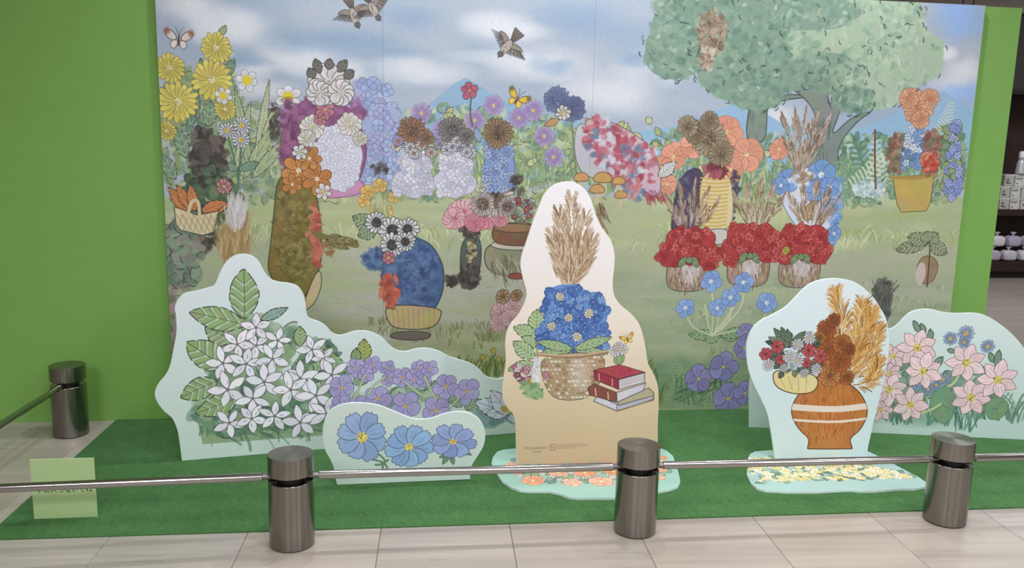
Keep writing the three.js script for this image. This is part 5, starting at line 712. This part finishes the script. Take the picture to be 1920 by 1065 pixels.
// ---------------------------------------------------------------- shop fitting far behind, right of the green wall
{
  const Z = -4.35, t = thing('shop_shelf', [0, 0, Z]); tag(t, 'dark wooden shop shelf full of small packs, behind the right end of the wall', 'shelf');
  const part = (n, g, m) => mesh(n, g, m, t);
  part('plinth', box(5.6, 8.6, 0, 0.075, -0.5, -0.03), black); part('drawer_front', box(5.6, 8.6, 0.078, 0.19, -0.5, 0), darkWood);
  part('back_panel', box(5.6, 8.6, 0.19, 2.87, -0.52, -0.5), darkWood); part('shelf_board', box(5.64, 8.56, 0.71, 0.775, -0.5, 0), darkWood); part('shelf_board', box(5.64, 8.56, 2.03, 2.075, -0.5, 0.01), black);
  part('upright', box(6.43, 6.52, 0.776, 2.03, -0.5, -0.05), darkWood); part('side_panel', box(5.6, 5.64, 0.19, 2.87, -0.5, 0), darkWood); part('side_panel', box(8.56, 8.6, 0.19, 2.87, -0.5, 0), darkWood);
  part('upper_panel', box(5.64, 8.56, 2.08, 2.87, -0.4, -0.1), std(0x37332f, { roughness: 0.5 }));
  const hb = std(0x8a8078, { roughness: 0.7 }); for (const [a, b] of [[3.3, 5.94], [5.955, 6.06], [6.075, 8.9]]) { const m = mesh('trim', box(a, b, 2.88, CEILING - 0.002, Z - 1.6, Z), hb); m.name = numbered('trim'); m.userData.kind = 'structure'; }
}
// packs on the two tiers
function packTex(base, mark) { const cv = document.createElement('canvas'); cv.width = cv.height = 64; const g = cv.getContext('2d'); g.fillStyle = S(base); g.fillRect(0, 0, 64, 64); for (let i = 0; i < 4; i++) { g.fillStyle = S(mark, 0.85, 14); g.fillRect(rr(4, 44), rr(4, 44), rr(8, 18), rr(8, 16)); } const t = new THREE.CanvasTexture(cv); t.colorSpace = THREE.SRGBColorSpace; t.magFilter = THREE.LinearFilter; return t; }
{
  const tins = [packTex([206, 204, 196], [60, 60, 56]), packTex([190, 188, 180], [84, 84, 80]), packTex([222, 222, 218], [110, 110, 104])].map((m) => std(0xffffff, { map: m, roughness: 0.35 }));
  const tin = (() => { const t = thing('gift_box'); mesh('box', rbox(0.115, 0.105, 0.1, 0.008).translate(0, 0.0525, 0), tins[0], t); mesh('lid', rbox(0.12, 0.024, 0.105, 0.006).translate(0, 0.117, 0), tins[2], t); return t; })();
  let first = true;
  for (const [row, n, z0] of [[0, 5, -4.42], [1, 5, -4.43], [2, 4, -4.46], [1, 5, -4.58]].map((r) => (r[2] === -4.58 ? [0, 5, -4.58] : r))) for (let i = 0; i < n; i++) {
    const x = 6.6 + i * 0.128 + (row === 2 ? 0.06 : 0); if (row === 2 && (x < 6.7)) continue;
    const b = first ? tin : tin.clone(); if (!first) { b.name = numbered('gift_box'); scene.add(b); } first = false;
    b.children[0].material = tins[(i * 7 + row * 3) % 3]; b.position.set(x, 0.7755 + row * 0.1295, z0); b.rotation.y = rr(-0.04, 0.04);
    tag(b, 'small pale gift box with dark square marks stacked on the upper shelf tier', 'box', 'gift boxes on the upper shelf tier');
  }
  const clear = [[214, 208, 218], [196, 182, 206], [226, 224, 228]].map((c) => std(new THREE.Color(...c.map((v) => Math.pow(v / 255, 2.2))), { roughness: 0.25 }));
  const bag = (() => { const t = thing('wrapped_pack'); const g = new THREE.SphereGeometry(0.085, 18, 12), p = g.attributes.position; for (let k = 0; k < p.count; k++) { const x = p.getX(k), y = p.getY(k), z = p.getZ(k), s = (v) => Math.sign(v) * Math.pow(Math.abs(v) / 0.085, 0.55) * 0.085; p.setXYZ(k, s(x) * (1 + 0.05 * Math.sin(y * 90)), s(y) * 0.72, s(z) * 0.8); } g.computeVertexNormals(); g.translate(0, 0.0612, 0); mesh('pack_body', g, clear[0], t); mesh('tied_neck', lathe([[0.012, 0.118], [0.008, 0.13], [0.03, 0.155], [0.034, 0.16]], 14), clear[2], t); return t; })();
  first = true;
  for (const [row, n, z0] of [[0, 6, -4.44], [1, 6, -4.46]]) for (let i = 0; i < n; i++) {
    const b = first ? bag : bag.clone(); if (!first) { b.name = numbered('wrapped_pack'); scene.add(b); } first = false;
    b.children[0].material = clear[(i * 5 + row) % 3]; b.position.set(6.3 + i * 0.2 + row * 0.05, 0.1905 + row * 0.162, z0); b.rotation.y = rr(-0.1, 0.1);
    tag(b, 'white or lilac film-wrapped pack on the lower shelf tier', 'pack', 'wrapped packs on the lower shelf tier');
  }
  const jars = std(0xd9dadc, { roughness: 0.2, metalness: 0.2 });
  const b = thing('jar', [6.92, 1.165, -4.44]); tag(b, 'tall pale jar topping the stacked gift boxes on the shop shelf', 'jar'); mesh('jar_body', lathe([[0, 0], [0.05, 0], [0.052, 0.02], [0.045, 0.12], [0.026, 0.17], [0, 0.17]], 28), jars, b); mesh('lid', lathe([[0, 0.17], [0.032, 0.17], [0.034, 0.2], [0.03, 0.25], [0, 0.26]], 28), std(0xf0f0f0, { roughness: 0.4 }), b);
}

// ---------------------------------------------------------------- downlights and added fill panels, out of view
const glow = new THREE.MeshStandardMaterial({ color: 0xffffff, emissive: new THREE.Color(WHITE), emissiveIntensity: 1.6, roughness: 0.6 }), trimMat = std(0xe6e4e0, { roughness: 0.5 });
for (const [x, z, I] of DOWNLIGHTS) {
  const t = thing('unseen_downlight', [x, CEILING, z]); tag(t, 'unseen round downlight in the ceiling, casting the rail and bollard shadows', 'ceiling light', 'unseen downlights');
  mesh('ring', lathe([[0.05, -0.001], [0.05, -0.008], [0.058, -0.012], [0.075, -0.006], [0.078, -0.001]], 40), trimMat, t);
  const d = new THREE.CircleGeometry(0.05, 32); d.rotateX(Math.PI / 2); d.translate(0, -0.006, 0); mesh('lens', d, glow, t);
  const s = new THREE.SpotLight(WHITE, I, 0, 1.25, 0.7, 2); s.position.set(x, CEILING - 0.03, z); s.target.position.set(x, 0, z); s.castShadow = true; s.shadow.radius = 2.4; s.shadow.mapSize.set(1024, 1024); scene.add(s, s.target);
}
for (const [x, z, w, d, I] of FILL_PANELS) {
  const t = thing('added_fill_panel', [x, CEILING, z]); tag(t, 'added fill light panel in the ceiling, out of view, brightening walls and boards', 'ceiling light', 'added fill panels');
  for (const [a, b, c, e] of [[-w / 2 - 0.03, w / 2 + 0.03, -d / 2 - 0.03, -d / 2], [-w / 2 - 0.03, w / 2 + 0.03, d / 2, d / 2 + 0.03], [-w / 2 - 0.03, -w / 2, -d / 2, d / 2], [w / 2, w / 2 + 0.03, -d / 2, d / 2]]) mesh('panel_frame', box(a, b, -0.02, -0.001, c, e), trimMat, t);
  mesh('diffuser', box(-w / 2, w / 2, -0.012, -0.002, -d / 2, d / 2), glow, t);
  const l = new THREE.RectAreaLight(WHITE, I, w, d); l.position.set(x, CEILING - 0.025, z); l.lookAt(x, 0, z); scene.add(l);
}
renderer.render(scene, camera);
